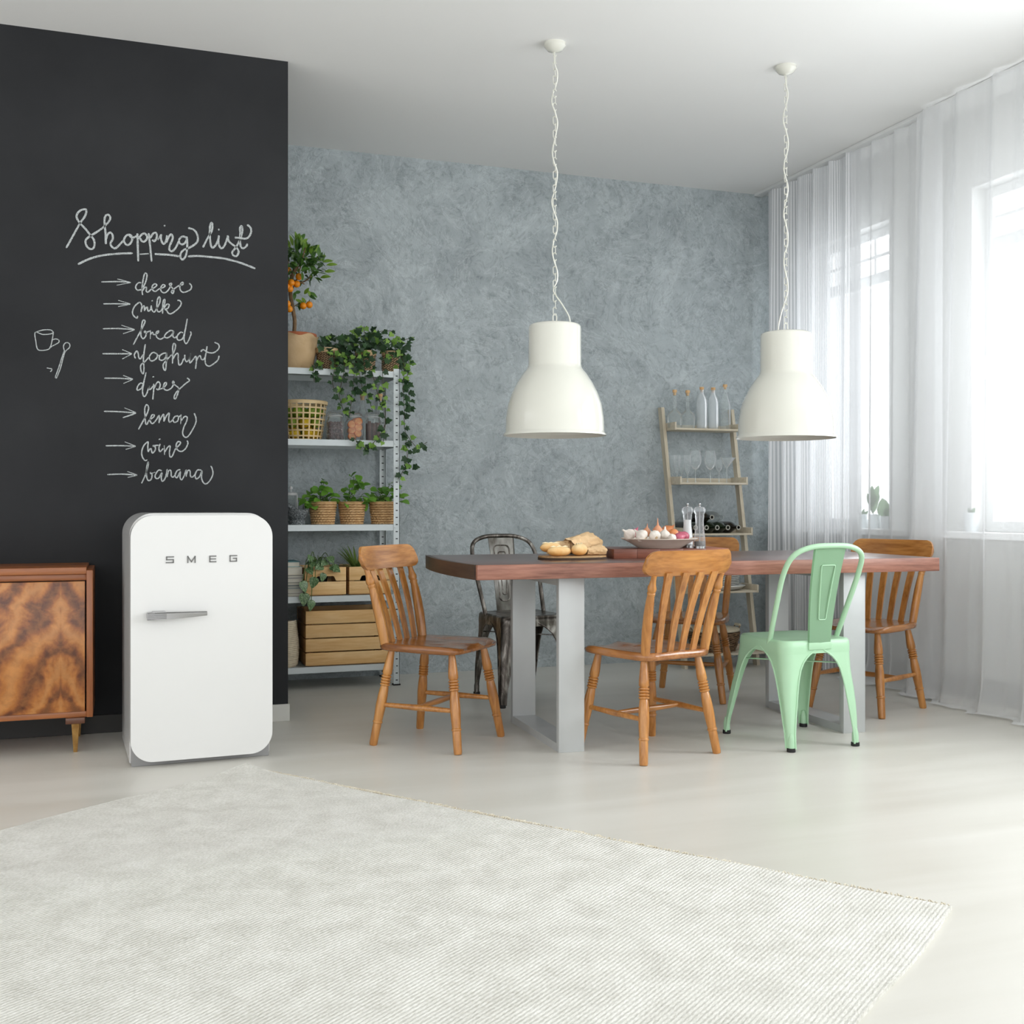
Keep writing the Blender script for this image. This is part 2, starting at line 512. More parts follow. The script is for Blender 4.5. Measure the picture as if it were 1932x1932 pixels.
# ------------------------------------------------------------------ chalk writing
def chalk_mat():
    m, nt, b, N, L = nodes('white_chalk')
    v = coords(nt, (1, 1, 1))
    f = noise(nt, v, 420, 3, 0.6)
    b.inputs['Base Color'].default_value = rgb(188, 193, 193)
    b.inputs['Roughness'].default_value = 0.95; b.inputs['Specular IOR Level'].default_value = 0.1
    tr = N.new('ShaderNodeBsdfTransparent'); mx = N.new('ShaderNodeMixShader')
    L.new(ramp(nt, f, [(0.36, (0.15, 0.15, 0.15, 1)), (0.50, (1, 1, 1, 1))]), mx.inputs[0])
    L.new(tr.outputs[0], mx.inputs[1]); L.new(b.outputs[0], mx.inputs[2])
    L.new(mx.outputs[0], N['Material Output'].inputs[0])
    return m
MAT_CHALK = chalk_mat()
def crom(pts, k=6):
    if len(pts) < 3: return [tuple(p) for p in pts]
    P = [pts[0]] + list(pts) + [pts[-1]]
    out = []
    for i in range(1, len(P) - 2):
        p0, p1, p2, p3 = P[i - 1], P[i], P[i + 1], P[i + 2]
        for j in range(k):
            t_ = j / k
            out.append(tuple(0.5 * (2 * b_ + (c - a) * t_ + (2 * a - 5 * b_ + 4 * c - d) * t_ ** 2 + (3 * b_ - a - 3 * c + d) * t_ ** 3)
                             for a, b_, c, d in zip(p0, p1, p2, p3)))
    out.append(tuple(pts[-1]))
    return out
REG = {1: (120, 385, 9.66), 2: (300, 410, 9.66), 3: (180, 505, 9.66), 4: (180, 595, 9.66), 5: (240, 635, 9.66),
       6: (180, 760, 9.66), 7: (180, 820, 8.05), 8: (95, 610, 17.56), 0: (95, 380, 4.293)}
chalk_n = [0]
def chalk(name, strokes, wpx, label=None):
    bm = BM()
    for reg, pts in strokes:
        ou, ov, sc = REG[reg]
        if len(pts) == 1:
            x, y = pts[0]; pts = [(x - 12, y + 6), (x + 12, y - 6)]; ww = wpx * 1.35
        else: ww = wpx
        line = crom(pts)
        P = []
        chalk_n[0] += 1
        yy = YK - 0.0006 - 0.000012 * chalk_n[0]
        for x, y in line:
            p = at_y(ou + x / sc, ov + y / sc, YK); P.append(Vector((p.x, p.z)))
        Q = [P[0]]
        for p in P[1:]:
            if (p - Q[-1]).length > 1e-4: Q.append(p)
        prev = None; hw0 = ww * 0.00234 / 2
        for i, p in enumerate(Q):
            tn = (Q[min(i + 1, len(Q) - 1)] - Q[max(i - 1, 0)]).normalized()
            nrm = Vector((-tn.y, tn.x))
            hw = hw0 * (0.88 + 0.24 * random.random())
            if i in (0, len(Q) - 1): hw *= 0.6
            a = bm.verts.new((p.x + nrm.x * hw, yy, p.y + nrm.y * hw)); c = bm.verts.new((p.x - nrm.x * hw, yy, p.y - nrm.y * hw))
            if prev: bm.faces.new((prev[0], prev[1], c, a))
            prev = (a, c)
    return obj(name, bm, MAT_CHALK, board, smooth=False, recalc=False, label=label)
chalk('chalk_word', [
 (1, [(48,800),(160,600),(300,350),(390,220),(415,120),(385,95),(310,115),(250,175),(240,250),(300,350),(400,455),(490,570),(545,640),(565,720),(545,800),(490,820),(430,780),(400,700),(415,640),(490,580),(620,500),(740,410),(830,310),(850,240),(810,195),(765,215),(745,290),(750,400),(765,550),(770,730)]),
 (1, [(775,640),(800,560),(850,520),(890,560),(895,640),(860,700),(865,760),(920,805),(970,790),(1085,670)]),
 (1, [(1250,590),(1190,555),(1130,590),(1100,660),(1130,730),(1180,745),(1230,700),(1250,620),(1200,570)]),
 (1, [(1190,565),(1235,605),(1290,605),(1345,575)]),
 (1, [(1345,535),(1350,700),(1360,1045)]), (1, [(1360,630),(1420,560),(1470,535),(1510,570),(1520,630),(1470,685),(1420,670),(1395,620)]),
 (1, [(1550,530),(1575,750),(1605,1050)]), (1, [(1580,620),(1630,540),(1680,525),(1700,570),(1690,630),(1650,680),(1615,650)]),
 (1, [(1720,655),(1770,560)]), (1, [(1780,550),(1775,640),(1815,725),(1860,690),(1885,570)]), (1, [(1840,395)]),
 (2, [(140,330),(135,460)]), (2, [(135,460),(170,370),(220,310),(250,360),(235,430),(195,520),(190,590),(235,620),(300,560),(360,440)]),
 (2, [(500,370),(430,350),(370,400),(370,460),(420,495),(480,460),(505,390)]),
 (2, [(505,350),(515,480),(505,620),(480,720),(430,770),(390,730),(400,650),(460,590),(560,550),(680,470),(710,380),(680,280),(620,220),(530,195)])],
 3.7, 'chalk word Shopping')
chalk('chalk_word', [
 (2, [(800,550),(880,390),(960,250),(975,140),(955,100),(930,160),(925,300),(940,480),(970,555),(1030,510),(1080,400),(1090,330)]),
 (2, [(1090,330),(1085,470),(1130,565),(1190,520),(1240,400),(1255,330)]), (2, [(1090,225)]),
 (2, [(1255,330),(1270,430),(1330,490),(1400,540),(1450,620),(1420,700),(1360,700),(1335,640),(1390,560),(1440,480),(1490,370),(1520,240),(1505,160),(1475,200),(1480,320),(1475,430),(1490,530),(1530,565),(1590,530),(1610,480)]),
 (2, [(1380,370),(1470,375),(1580,390),(1650,340),(1680,250),(1660,180),(1605,135)])], 3.7, 'chalk word list')
chalk('chalk_underline', [(1, [(260,1100),(400,1030),(560,970),(750,930),(1000,905),(1260,895)]), (1, [(1390,915),(1550,905)]), (1, [(1660,910),(1790,918),(1930,925)]),
 (2, [(0,675),(180,685),(365,710)]), (2, [(525,715),(700,705),(950,725),(1200,755),(1450,820),(1620,880),(1755,935)])], 3.8)
for reg, a in ((3, [[(105,260),(440,255),(645,270)],[(400,205),(645,270)],[(390,320),(645,272)]]),
               (3, [[(145,660),(380,658),(635,665)],[(415,595),(635,660)],[(415,710),(635,668)]]),
               (4, [[(135,245),(400,240),(715,260)],[(475,180),(715,258)],[(505,335),(715,265)]]),
               (4, [[(130,700),(400,700),(665,700)],[(490,625),(665,697)],[(490,795),(665,703)]]),
               (0, [[(437,1432),(560,1433),(668,1440)],[(590,1410),(668,1438)],[(592,1475),(668,1442)]]),
               (6, [[(155,155),(400,160),(740,185)],[(525,90),(740,178)],[(500,270),(640,225),(740,188)]]),
               (7, [[(155,170),(380,168),(610,177)],[(445,110),(610,173)],[(460,225),(610,180)]]),
               (7, [[(180,607),(400,600),(635,615)],[(485,560),(635,612)],[(490,650),(635,618)]])):
    chalk('chalk_arrow', [(reg, s) for s in a], 2.4)
WORDS = {
 'cheese': (3, [[(835,280),(790,275),(745,320),(735,370),(770,410),(835,400)], [(860,500),(850,400),(860,280),(890,130),(915,100),(940,130),(925,230),(890,320),(850,400)], [(865,420),(890,370),(930,360),(925,420),(955,450),(1010,400),(1080,360),(1120,320),(1080,295),(1035,340),(1040,400),(1090,435),(1160,390),(1240,360),(1270,330),(1230,310),(1190,370),(1200,430),(1250,460),(1310,430),(1360,360),(1390,300),(1370,285),(1350,310),(1400,370),(1430,420),(1410,470),(1385,440),(1420,400),(1520,330),(1590,310),(1595,270),(1565,280),(1540,340),(1550,410),(1600,450),(1680,430),(1740,390),(1750,330),(1710,285)]]),
 'milk': (3, [[(770,880),(755,920),(700,880),(675,820),(700,730),(760,660),(815,635),(845,700),(830,810)], [(835,780),(860,720),(890,700),(895,790)], [(895,780),(920,740),(945,720),(960,790),(1000,770),(1020,690)], [(1015,690),(1030,770),(1070,810),(1110,760),(1170,640),(1180,560),(1160,535),(1130,590),(1120,720),(1140,800),(1190,790),(1235,710)], [(1035,605)], [(1225,840),(1225,720),(1240,600),(1265,580),(1265,640),(1240,740)], [(1240,750),(1300,670),(1345,680),(1320,740),(1270,760),(1300,780),(1330,830),(1380,840),(1460,790),(1540,710),(1565,640),(1530,600),(1495,600)]]),
 'bread': (4, [[(690,535),(800,330),(880,180),(905,110),(885,85),(855,120),(835,260),(830,370),(865,425),(910,390),(930,320),(905,290),(890,310),(930,310),(1000,280)], [(1005,270),(1000,430)], [(1000,350),(1040,310),(1060,350),(1110,340),(1150,310),(1150,285),(1110,310),(1115,390),(1180,435),(1250,400)], [(1420,290),(1370,275),(1290,330),(1260,390),(1310,410),(1380,370),(1425,290),(1410,370),(1440,410),(1490,380)], [(1600,320),(1550,310),(1495,370),(1490,430),(1530,455),(1590,420),(1630,300),(1675,60)], [(1640,260),(1615,420),(1640,510),(1680,490),(1730,380),(1745,330),(1730,295)]]),
 'yoghurt': (5, [[(150,400),(130,330),(175,265),(200,310),(210,380),(240,405),(290,330)], [(330,140),(310,270),(295,420),(305,580),(290,680),(250,620),(250,520),(320,460),(390,380)], [(530,310),(470,290),(410,350),(410,420),(460,445),(530,400),(550,340),(520,300)], [(550,350),(590,340)], [(715,300),(650,310),(590,360),(590,420),(650,430),(700,380),(720,300),(715,420),(700,600),(670,600),(655,520),(700,450),(810,330)], [(825,495),(830,330),(830,180),(855,125),(880,160),(870,230),(830,330)], [(830,420),(880,330),(925,310),(930,420),(945,515),(985,500),(1030,400)], [(1050,330),(1050,400),(1080,460),(1130,410),(1155,300),(1135,420),(1145,480),(1200,420),(1250,360),(1260,450),(1245,590)], [(1260,450),(1290,380),(1330,350),(1350,410),(1390,420),(1420,370)], [(1455,175),(1440,280),(1420,400),(1430,500),(1490,540),(1570,500),(1650,430),(1675,350)], [(1355,280),(1350,260),(1390,240),(1450,280),(1540,300),(1620,270),(1675,200),(1660,140),(1590,105)]]),
 'dipes': (5, [[(290,860),(240,850),(190,910),(180,970),(220,970),(280,900),(345,650)], [(310,800),(280,970),(290,1070),(320,1090),(360,1030),(400,900),(395,940),(420,965),(470,900)], [(475,735)], [(485,860),(480,1000),(465,1150)], [(490,950),(530,860),(570,825),(600,870),(590,930),(560,970),(530,950)], [(560,965),(650,940),(710,880),(710,840),(680,850),(660,920),(690,970),(750,975),(810,930),(840,880),(855,830),(835,815),(830,850),(880,890),(935,940),(930,1010),(890,1120),(860,1130),(860,1080),(900,1010),(960,950),(1060,860),(1135,800),(1090,755)]]),
 'lemon': (6, [[(785,485),(860,350),(940,200),(970,90),(935,35),(900,100),(905,250),(915,370),(940,390),(980,320),(1060,260),(1070,220),(1030,225),(1000,300),(1010,360),(1050,375),(1110,310),(1160,230),(1160,370)], [(1165,340),(1210,250),(1245,215),(1250,345)], [(1250,330),(1300,230),(1345,190),(1335,300),(1355,355),(1410,310)], [(1510,240),(1450,250),(1415,310),(1440,355),(1500,330),(1520,260),(1560,230)], [(1560,210),(1555,390)], [(1560,330),(1620,255),(1670,260),(1660,340),(1610,450),(1590,560),(1630,625),(1690,610),(1770,490),(1830,360),(1830,270),(1800,190)]]),
 'wine': (7, [[(790,385),(750,390),(710,330),(705,250),(740,160),(800,110),(795,180),(800,265)], [(800,265),(840,210),(865,280),(905,240),(910,190),(875,170),(960,160)], [(985,140),(965,200),(980,260),(1030,210)], [(975,70)], [(1045,165),(1050,310)], [(1050,270),(1100,190),(1135,175),(1125,270),(1135,340),(1170,320),(1215,220),(1280,150),(1290,115),(1250,110),(1225,170),(1250,235),(1310,255),(1370,210),(1405,130),(1390,90)]]),
 'banana': (7, [[(700,740),(760,610),(800,470),(800,415),(780,500),(775,620),(800,695),(845,680),(860,610),(830,570)], [(830,595),(910,570)], [(1010,550),(960,540),(910,610),(915,660),(960,660),(1010,580),(1000,660),(1020,710),(1065,650),(1092,530),(1092,645)], [(1092,620),(1110,555),(1138,540),(1150,570),(1152,625),(1180,645),(1220,600)], [(1290,530),(1240,550),(1210,620),(1240,655),(1290,560),(1285,650),(1310,685),(1350,620),(1380,535),(1380,640)], [(1380,620),(1400,555),(1428,540),(1440,570),(1442,625),(1470,645),(1520,600)], [(1610,540),(1550,540),(1515,610),(1530,670),(1580,640),(1620,550),(1610,650),(1640,730),(1690,745),(1750,680),(1785,590),(1770,510),(1750,475)]]),
}
for wname, (reg, st) in WORDS.items():
    chalk('chalk_word', [(reg, s) for s in st], 2.5, 'chalk word ' + wname)
chalk('chalk_spoon_drawing', [(8, [(470,930),(435,770),(480,670),(550,640),(620,665),(650,740),(620,820),(500,930),(440,1090),(330,1500),(220,1780),(190,1810),(170,1770),(250,1550),(380,1150),(460,920)])], 1.8)
chalk('chalk_jug_drawing', [(8, [(-500,300),(-250,225),(0,220),(90,290),(95,340),(60,560),(30,700),(0,780),(-60,860),(-250,900),(-420,860),(-480,600),(-500,300),(-250,370),(20,350),(90,300)]), (8, [(70,550),(180,520),(270,550),(290,610),(230,670),(60,760),(10,800)]), (8, [(-120,1480),(0,1500),(45,1510),(45,1560),(0,1610)])], 1.8)

# ================================================================== FRIDGE
MAT_ENAMEL = plain('white_enamel', rgb(225, 225, 223), 0.22, coat=0.4)
MAT_GREYPLASTIC = plain('grey_plastic', rgb(150, 150, 150), 0.5)
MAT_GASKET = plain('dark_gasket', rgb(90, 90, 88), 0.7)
MAT_CHROME = plain('brushed_chrome', rgb(172, 172, 172), 0.25, 1.0)
MAT_STEELLETTER = plain('steel_letter', rgb(118, 118, 116), 0.4, 0.7)
FA = math.radians(3.0)
fridge = thing('refrigerator', 'small white retro refrigerator with rounded corners and chrome handle', 'refrigerator', (0.2986, 4.598, 0), FA)
PY = RX(PI / 2)                                   # prism outline (x, z), extruded along y
bm = BM(); add_prism(bm, rrect(0.543, 0.978, [0.004, 0.088, 0.088, 0.004], 10, 0, 0.01 + 0.489), -0.50, 0.0, PY, bevel=0.006, seg=2)
obj('body', bm, MAT_ENAMEL, fridge, angle=50)
bm = BM(); add_prism(bm, rrect(0.525, 0.935, 0.08, 10, 0, 0.503), 0.0, 0.008, PY)
obj('gasket', bm, MAT_GASKET, fridge)
bm = BM(); add_prism(bm, rrect(0.543, 0.957, 0.086, 14, 0, 0.5015), 0.008, 0.072, PY, bevel=0.030, seg=6, which='top')
door = obj('door', bm, MAT_ENAMEL, fridge, angle=60)
bm = BM(); add_box(bm, (0, -0.012, 0.055), (0.532, 0.03, 0.11), bevel=0.004)
obj('plinth', bm, MAT_GREYPLASTIC, fridge)
fm = T(0.2986, 4.598, 0) @ RZ(FA); fmi = fm.inverted()
def on_door(u, v, yl=-0.072):
    d = fmi.to_3x3() @ ray(u, v); o = fmi @ EYE
    return o + d * ((yl - o.y) / d.y)
GLYPH = {'S': [[(1, 0.97), (0.06, 0.97), (0.06, 0.5), (0.97, 0.5), (0.97, 0.03), (0, 0.03)]],
         'M': [[(0.04, 0), (0.04, 1), (0.5, 0.12), (0.96, 1), (0.96, 0)]],
         'E': [[(1, 0.97), (0.06, 0.97), (0.06, 0.03), (1, 0.03)], [(0.06, 0.5), (0.95, 0.5)]],
         'G': [[(1, 0.97), (0.06, 0.97), (0.06, 0.03), (0.96, 0.03), (0.96, 0.52), (0.5, 0.52)]]}
for ch, u, v, wd in (('S', 320.5, 1056, 0.0275), ('M', 361.2, 1055.5, 0.030), ('E', 401.2, 1054.5, 0.0245), ('G', 440, 1053.5, 0.0275)):
    c = on_door(u, v); bm = BM(); hh = 0.0235
    for st in GLYPH[ch]:
        pts = [Vector((c.x - wd / 2 + x * wd, -0.0735, c.z - hh / 2 + y * hh)) for x, y in st]
        for a, b_ in zip(pts, pts[1:]):
            e = (b_ - a).normalized() * 0.0019
            add_bar(bm, a - e, b_ + e, 0.0042, 0.003, up=Vector((0, 1, 0)))
    obj('logo_letter', bm, MAT_STEELLETTER, fridge, smooth=False, label='steel letter ' + ch)
c0, c1 = on_door(276, 1160), on_door(389, 1158)
bm = BM()
L_, z_ = c1.x - c0.x, c0.z
ol = [(0, -0.019), (0.05, -0.0185), (0.12, -0.015), (L_, -0.0075), (L_, 0.0085), (0.03, 0.0115), (0.0, 0.0105)]
add_prism(bm, [(c0.x + x, z_ + y) for x, y in ol], 0.098, 0.112, PY, bevel=0.003)
hd = obj('door_handle', bm, MAT_CHROME, fridge, label='tapered chrome pull handle')
bm = BM(); add_box(bm, (c0.x + 0.012, -0.085, z_ - 0.003), (0.022, 0.032, 0.026), bevel=0.004)
add_box(bm, (c0.x + 0.045, -0.087, z_ + 0.010), (0.05, 0.028, 0.008), bevel=0.002)
obj('mount', bm, MAT_CHROME, hd)
bm = BM(); add_box(bm, (c0.x + 0.028 + (L_ - 0.03) / 2, -0.1135, z_ + 0.0080), (L_ - 0.032, 0.002, 0.0030)); obj('dark_top_strip', bm, MAT_GASKET, hd)  # thin dark line along the top edge of the handle face
for k in range(6):
    bm = BM(); add_box(bm, (c0.x + 0.037, -0.1125, z_ + 0.0075 - k * 0.0043), (0.07, 0.002, 0.0016))
    obj('grip_rib', bm, MAT_GASKET, hd)

# ================================================================== SIDEBOARD
def burl_mat():
    m, nt, b, N, L = nodes('figured_walnut_veneer')
    tc = N.new('ShaderNodeTexCoord'); sp = N.new('ShaderNodeSeparateXYZ'); L.new(tc.outputs['Object'], sp.inputs[0])
    ax = mathn(nt, 'ABSOLUTE', mathn(nt, 'SUBTRACT', sp.outputs[0], 0.135))
    cb = N.new('ShaderNodeCombineXYZ'); L.new(ax, cb.inputs[0]); L.new(mathn(nt, 'ADD', sp.outputs[2], 3.37), cb.inputs[2]); cb.inputs[1].default_value = 0.73
    n1 = noise(nt, cb.outputs[0], 5.5, 4, 0.55, 0.6)
    n2 = noise(nt, cb.outputs[0], 26, 4, 0.6, 0.4)
    arch = mathn(nt, 'ADD', sp.outputs[2], mathn(nt, 'MULTIPLY', mathn(nt, 'POWER', ax, 0.7), 1.05))
    ph = mathn(nt, 'ADD', mathn(nt, 'MULTIPLY', arch, -13.0), mathn(nt, 'MULTIPLY', n1, 6.0))
    s = mathn(nt, 'ADD', mathn(nt, 'MULTIPLY', mathn(nt, 'SINE', mathn(nt, 'MULTIPLY', ph, 2.1)), 0.5), 0.5)
    c = ramp(nt, s, [(0.0, rgb(92, 46, 20)), (0.35, rgb(150, 84, 36)), (0.7, rgb(186, 116, 52)), (1.0, rgb(204, 140, 78))])
    c = mixc(nt, 0.3, c, ramp(nt, n2, [(0.35, rgb(84, 40, 18)), (0.65, rgb(200, 132, 66))]))
    L.new(c, b.inputs['Base Color']); b.inputs['Roughness'].default_value = 0.3
    b.inputs['Coat Weight'].default_value = 0.3
    return m
MAT_BURL = burl_mat()
MAT_TEAK = wood('orange_teak', rgb(110, 58, 26), rgb(156, 90, 44), rgb(182, 112, 60), 0, 7)
MAT_TEAKV = wood('orange_teak_upright', rgb(110, 58, 26), rgb(150, 86, 42), rgb(176, 108, 58), 2, 7)
MAT_DARKTEAK = wood('dark_teak', rgb(58, 32, 18), rgb(84, 46, 26), rgb(104, 60, 34), 0, 7)
MAT_BRASS = plain('worn_brass', rgb(176, 138, 78), 0.4, 0.55, rgb(140, 100, 48), 30)
SX0, SX1, SYF, SYB, SZ0, SZ1 = -1.55, -0.113, 4.885, 5.285, 0.145, 0.764
sb = thing('sideboard', 'low figured walnut sideboard on tapered legs left of the fridge', 'sideboard', ((SX0 + SX1) / 2, (SYF + SYB) / 2, 0))
def L2(x, y, z=0): return (x - (SX0 + SX1) / 2, y - (SYF + SYB) / 2, z)
wid = SX1 - SX0
bm = BM(); add_box(bm, (0, 0.01, SZ1 - 0.014), (wid - 0.05, 0.40, 0.028), bevel=0.002); obj('top_panel', bm, MAT_TEAK, sb)
bm = BM(); add_box(bm, (0, 0.012, SZ1 - 0.042), (wid - 0.05, 0.37, 0.026), bevel=0.002); obj('top_rail', bm, MAT_TEAK, sb)
bm = BM(); add_box(bm, (0, 0.01, SZ0 + 0.012), (wid - 0.05, 0.38, 0.024), bevel=0.002); obj('bottom_panel', bm, MAT_TEAK, sb)
bm = BM(); add_box(bm, (0, 0.03, (SZ0 + SZ1) / 2), (wid - 0.06, 0.33, SZ1 - SZ0 - 0.09)); obj('carcass', bm, MAT_DARKTEAK, sb)
for s in (-1, 1):
    bm = BM(); add_box(bm, (s * (wid / 2 - 0.0125), 0.006, (SZ0 + SZ1) / 2 + 0.004 - 0.010), (0.025, 0.40, SZ1 - SZ0 - 0.012), bevel=0.003)
    obj('side_panel', bm, MAT_TEAKV, sb)
nd = 3; dw = (wid - 0.058) / nd
for k in range(nd):
    bm = BM(); x0 = -wid / 2 + 0.029 + dw * k
    add_box(bm, (0, 0, 0), (dw - 0.004, 0.018, SZ1 - SZ0 - 0.083), bevel=0.002)
    o = obj('door', bm, MAT_BURL, sb); o.location = (x0 + dw / 2, -0.182, (SZ0 + SZ1) / 2 - 0.0165)
for sx in (-1, 1):
    for sy in (-1, 1):
        bm = BM(); cx = sx * (wid / 2 - 0.068); cy = sy * 0.165
        add_lathe(bm, [(0.0105, 0.0), (0.0215, 0.120)], 4, T(cx, cy, 0) @ RZ(PI / 4), True, True)
        lg = obj('leg', bm, MAT_BRASS, sb, smooth=False)
        bm = BM(); add_box(bm, (cx, cy, 0.1325), (0.075, 0.06, 0.025), bevel=0.003); obj('leg_block', bm, MAT_DARKTEAK, lg)

# ================================================================== RUG
def rug_mat():
    m, nt, b, N, L = nodes('cream_ribbed_wool')
    v = coords(nt, (1, 1, 1))
    tc = N.new('ShaderNodeTexCoord'); sp = N.new('ShaderNodeSeparateXYZ'); L.new(tc.outputs['Object'], sp.inputs[0])
    rib = mathn(nt, 'SINE', mathn(nt, 'MULTIPLY', sp.outputs[1], 2 * PI / 0.011))
    n1 = noise(nt, v, 9, 5, 0.6, 0.4); n2 = noise(nt, coords(nt, (1, 3, 1)), 90, 3)
    c = ramp(nt, n1, [(0.3, rgb(200, 198, 188)), (0.6, rgb(228, 227, 219)), (0.8, rgb(236, 235, 229))])
    c = mixc(nt, 0.4, c, ramp(nt, n2, [(0.35, rgb(190, 188, 178)), (0.6, rgb(240, 239, 235))]))
    L.new(c, b.inputs['Base Color']); b.inputs['Roughness'].default_value = 0.95
    h = mathn(nt, 'ADD', mathn(nt, 'MULTIPLY', rib, 0.3), mathn(nt, 'MULTIPLY', n2, 1.0))
    bumpn(nt, b, h, 0.5, 0.006)
    return m
MAT_RUG = rug_mat()
MAT_FRINGE = plain('cream_cotton_fringe', rgb(226, 220, 204), 0.95, 0, rgb(196, 184, 160), 60)
rc = at_z(466, 1452, 0.0); rl = at_z(110, 1543, 0); rr_ = at_z(965, 1543, 0)
ra = math.atan2(-(rl - rc).y, -(rl - rc).x)            # local -x runs along the plain edge
rug = thing('rug', 'cream woven wool rug with a short fringe in the foreground', 'rug', (rc.x, rc.y, 0), ra)
RW, RL = 1.75, 2.6
bm = BM(); nx, ny = 60, 90; g = []
for j in range(ny + 1):
    row = []
    for i in range(nx + 1):
        x = -RW * i / nx; y = -RL * j / ny
        z = 0.009 + 0.002 * math.sin(x * 9 + y * 4) * math.sin(y * 7)
        k = max(0, 1 - math.hypot(x, y) / 0.28)
        z += 0.018 * k * k
        x += 0.006 * math.sin(y * 11) * (i == 0 or i == nx); y += 0.006 * math.sin(x * 8 + 1) * (j == 0 or j == ny)
        row.append(bm.verts.new((x, y, z)))
    g.append(row)
for j in range(ny):
    for i in range(nx): bm.faces.new((g[j][i], g[j + 1][i], g[j + 1][i + 1], g[j][i + 1]))
edge = [e for e in bm.edges if len(e.link_faces) == 1]
r = bmesh.ops.extrude_edge_only(bm, edges=edge)
for v in r['geom']:
    if isinstance(v, bmesh.types.BMVert): v.co.z = 0.0
obj('woven_field', bm, MAT_RUG, rug, angle=60)
bm = BM(); rf = random.Random(2)
def thread(p, d, ln):
    p = Vector(p); d = Vector(d).normalized(); n_ = Vector((-d.y, d.x, 0))
    w1 = rf.uniform(-0.006, 0.006)
    add_tube(bm, [p + Vector((0, 0, 0.009)), p + d * ln * 0.5 + n_ * w1 + Vector((0, 0, 0.007)), p + d * ln + n_ * w1 * 1.6 + Vector((0, 0, 0.003))], [0.0028, 0.0025, 0.0016], 5)
for k in range(int(RL / 0.0095)):
    thread((-0.003, -0.004 - k * 0.0095, 0.0), (1, 0.35 + rf.uniform(-0.15, 0.15), 0), rf.uniform(0.026, 0.038))
o = obj('fringe', bm, MAT_FRINGE, rug); o['kind'] = 'stuff'

# ================================================================== DINING TABLE
MAT_TOP = wood('dark_red_hardwood', rgb(66, 46, 42), rgb(96, 68, 62), rgb(124, 92, 84), 0, 5, rough=0.30, coat=0.25)
MAT_TOPEDGE = wood('salmon_sapwood_edge', rgb(102, 62, 50), rgb(150, 98, 80), rgb(184, 134, 114), 0, 9, rough=0.45, coat=0.1)
MAT_TOPEND = wood('dark_end_wood', rgb(44, 32, 26), rgb(62, 46, 36), rgb(84, 64, 52), 1, 8, rough=0.45, coat=0.1)
MAT_SILVER = plain('silver_painted_steel', rgb(190, 193, 193), 0.42, 0.25, rgb(198, 201, 201), 4)
TA = math.radians(-2.5); TX, TY = 1.326, 4.178; ZU, ZT = 0.722, 0.782
tm = T(TX, TY, 0) @ RZ(TA); tmi = tm.inverted()
table = thing('dining_table', 'long thick dark red wood dining table on silver steel frame legs', 'table', (TX, TY, 0), TA)
LT, DT = 2.165, 0.93
leftc = [(-0.004 - 0.034 * math.sin(PI * k / 10) ** 0.8, 0.03 + (DT - 0.03) * k / 10) for k in range(10, -1, -1)]
ol = [(0.0, 0.03), (LT, 0.03), (LT, DT)] + leftc[:-1]
bm = BM(); add_prism(bm, [(x if x > 0.1 or 1 else x, y) for x, y in [(0.02, 0.028), (LT, 0.028), (LT, DT)] + [(x + 0.022, y) for x, y in leftc]], ZU, ZT, bevel=0.003)
obj('tabletop', bm, MAT_TOP, table, angle=30)
bm = BM(); add_box(bm, (LT / 2, 0.014, (ZU + ZT) / 2), (LT, 0.028, ZT - ZU), bevel=0.003)
obj('front_edge', bm, MAT_TOPEDGE, table, label='salmon-toned front edge board')
bm = BM()
outer = [(x, y) for x, y in leftc]; inner = [(x + 0.021, y) for x, y in leftc]
ringp = [(outer[k], inner[k]) for k in range(len(outer))]
vv = []
for (ox, oy), (ix, iy) in ringp:
    vv.append([bm.verts.new((ox, oy, ZU)), bm.verts.new((ox, oy, ZT)), bm.verts.new((ix, iy, ZT)), bm.verts.new((ix, iy, ZU))])
for a, b_ in zip(vv, vv[1:]):
    for k in range(4): bm.faces.new((a[k], a[(k + 1) % 4], b_[(k + 1) % 4], b_[k]))
bm.faces.new(vv[0]); bm.faces.new(vv[-1][::-1])
obj('curved_end', bm, MAT_TOPEND, table, label='dark bowed end of the tabletop')
for x0 in (0.366, 1.712):
    bm = BM(); W_, TH, y0, y1 = 0.112, 0.034, 0.070, 0.755
    add_box(bm, (x0 + W_ / 2, y0 + TH / 2, ZU / 2), (W_, TH, ZU), bevel=0.0015)
    add_box(bm, (x0 + W_ / 2, y1 - TH / 2, ZU / 2), (W_, TH, ZU), bevel=0.0015)
    add_box(bm, (x0 + W_ / 2, (y0 + y1) / 2, 0.017), (W_ - 0.002, y1 - y0 - 2 * TH, 0.034))
    add_box(bm, (x0 + W_ / 2, (y0 + y1) / 2, ZU - 0.018), (W_ - 0.002, y1 - y0 - 2 * TH, 0.034))
    obj('leg_frame', bm, MAT_SILVER, table, label='silver rectangular steel leg frame')

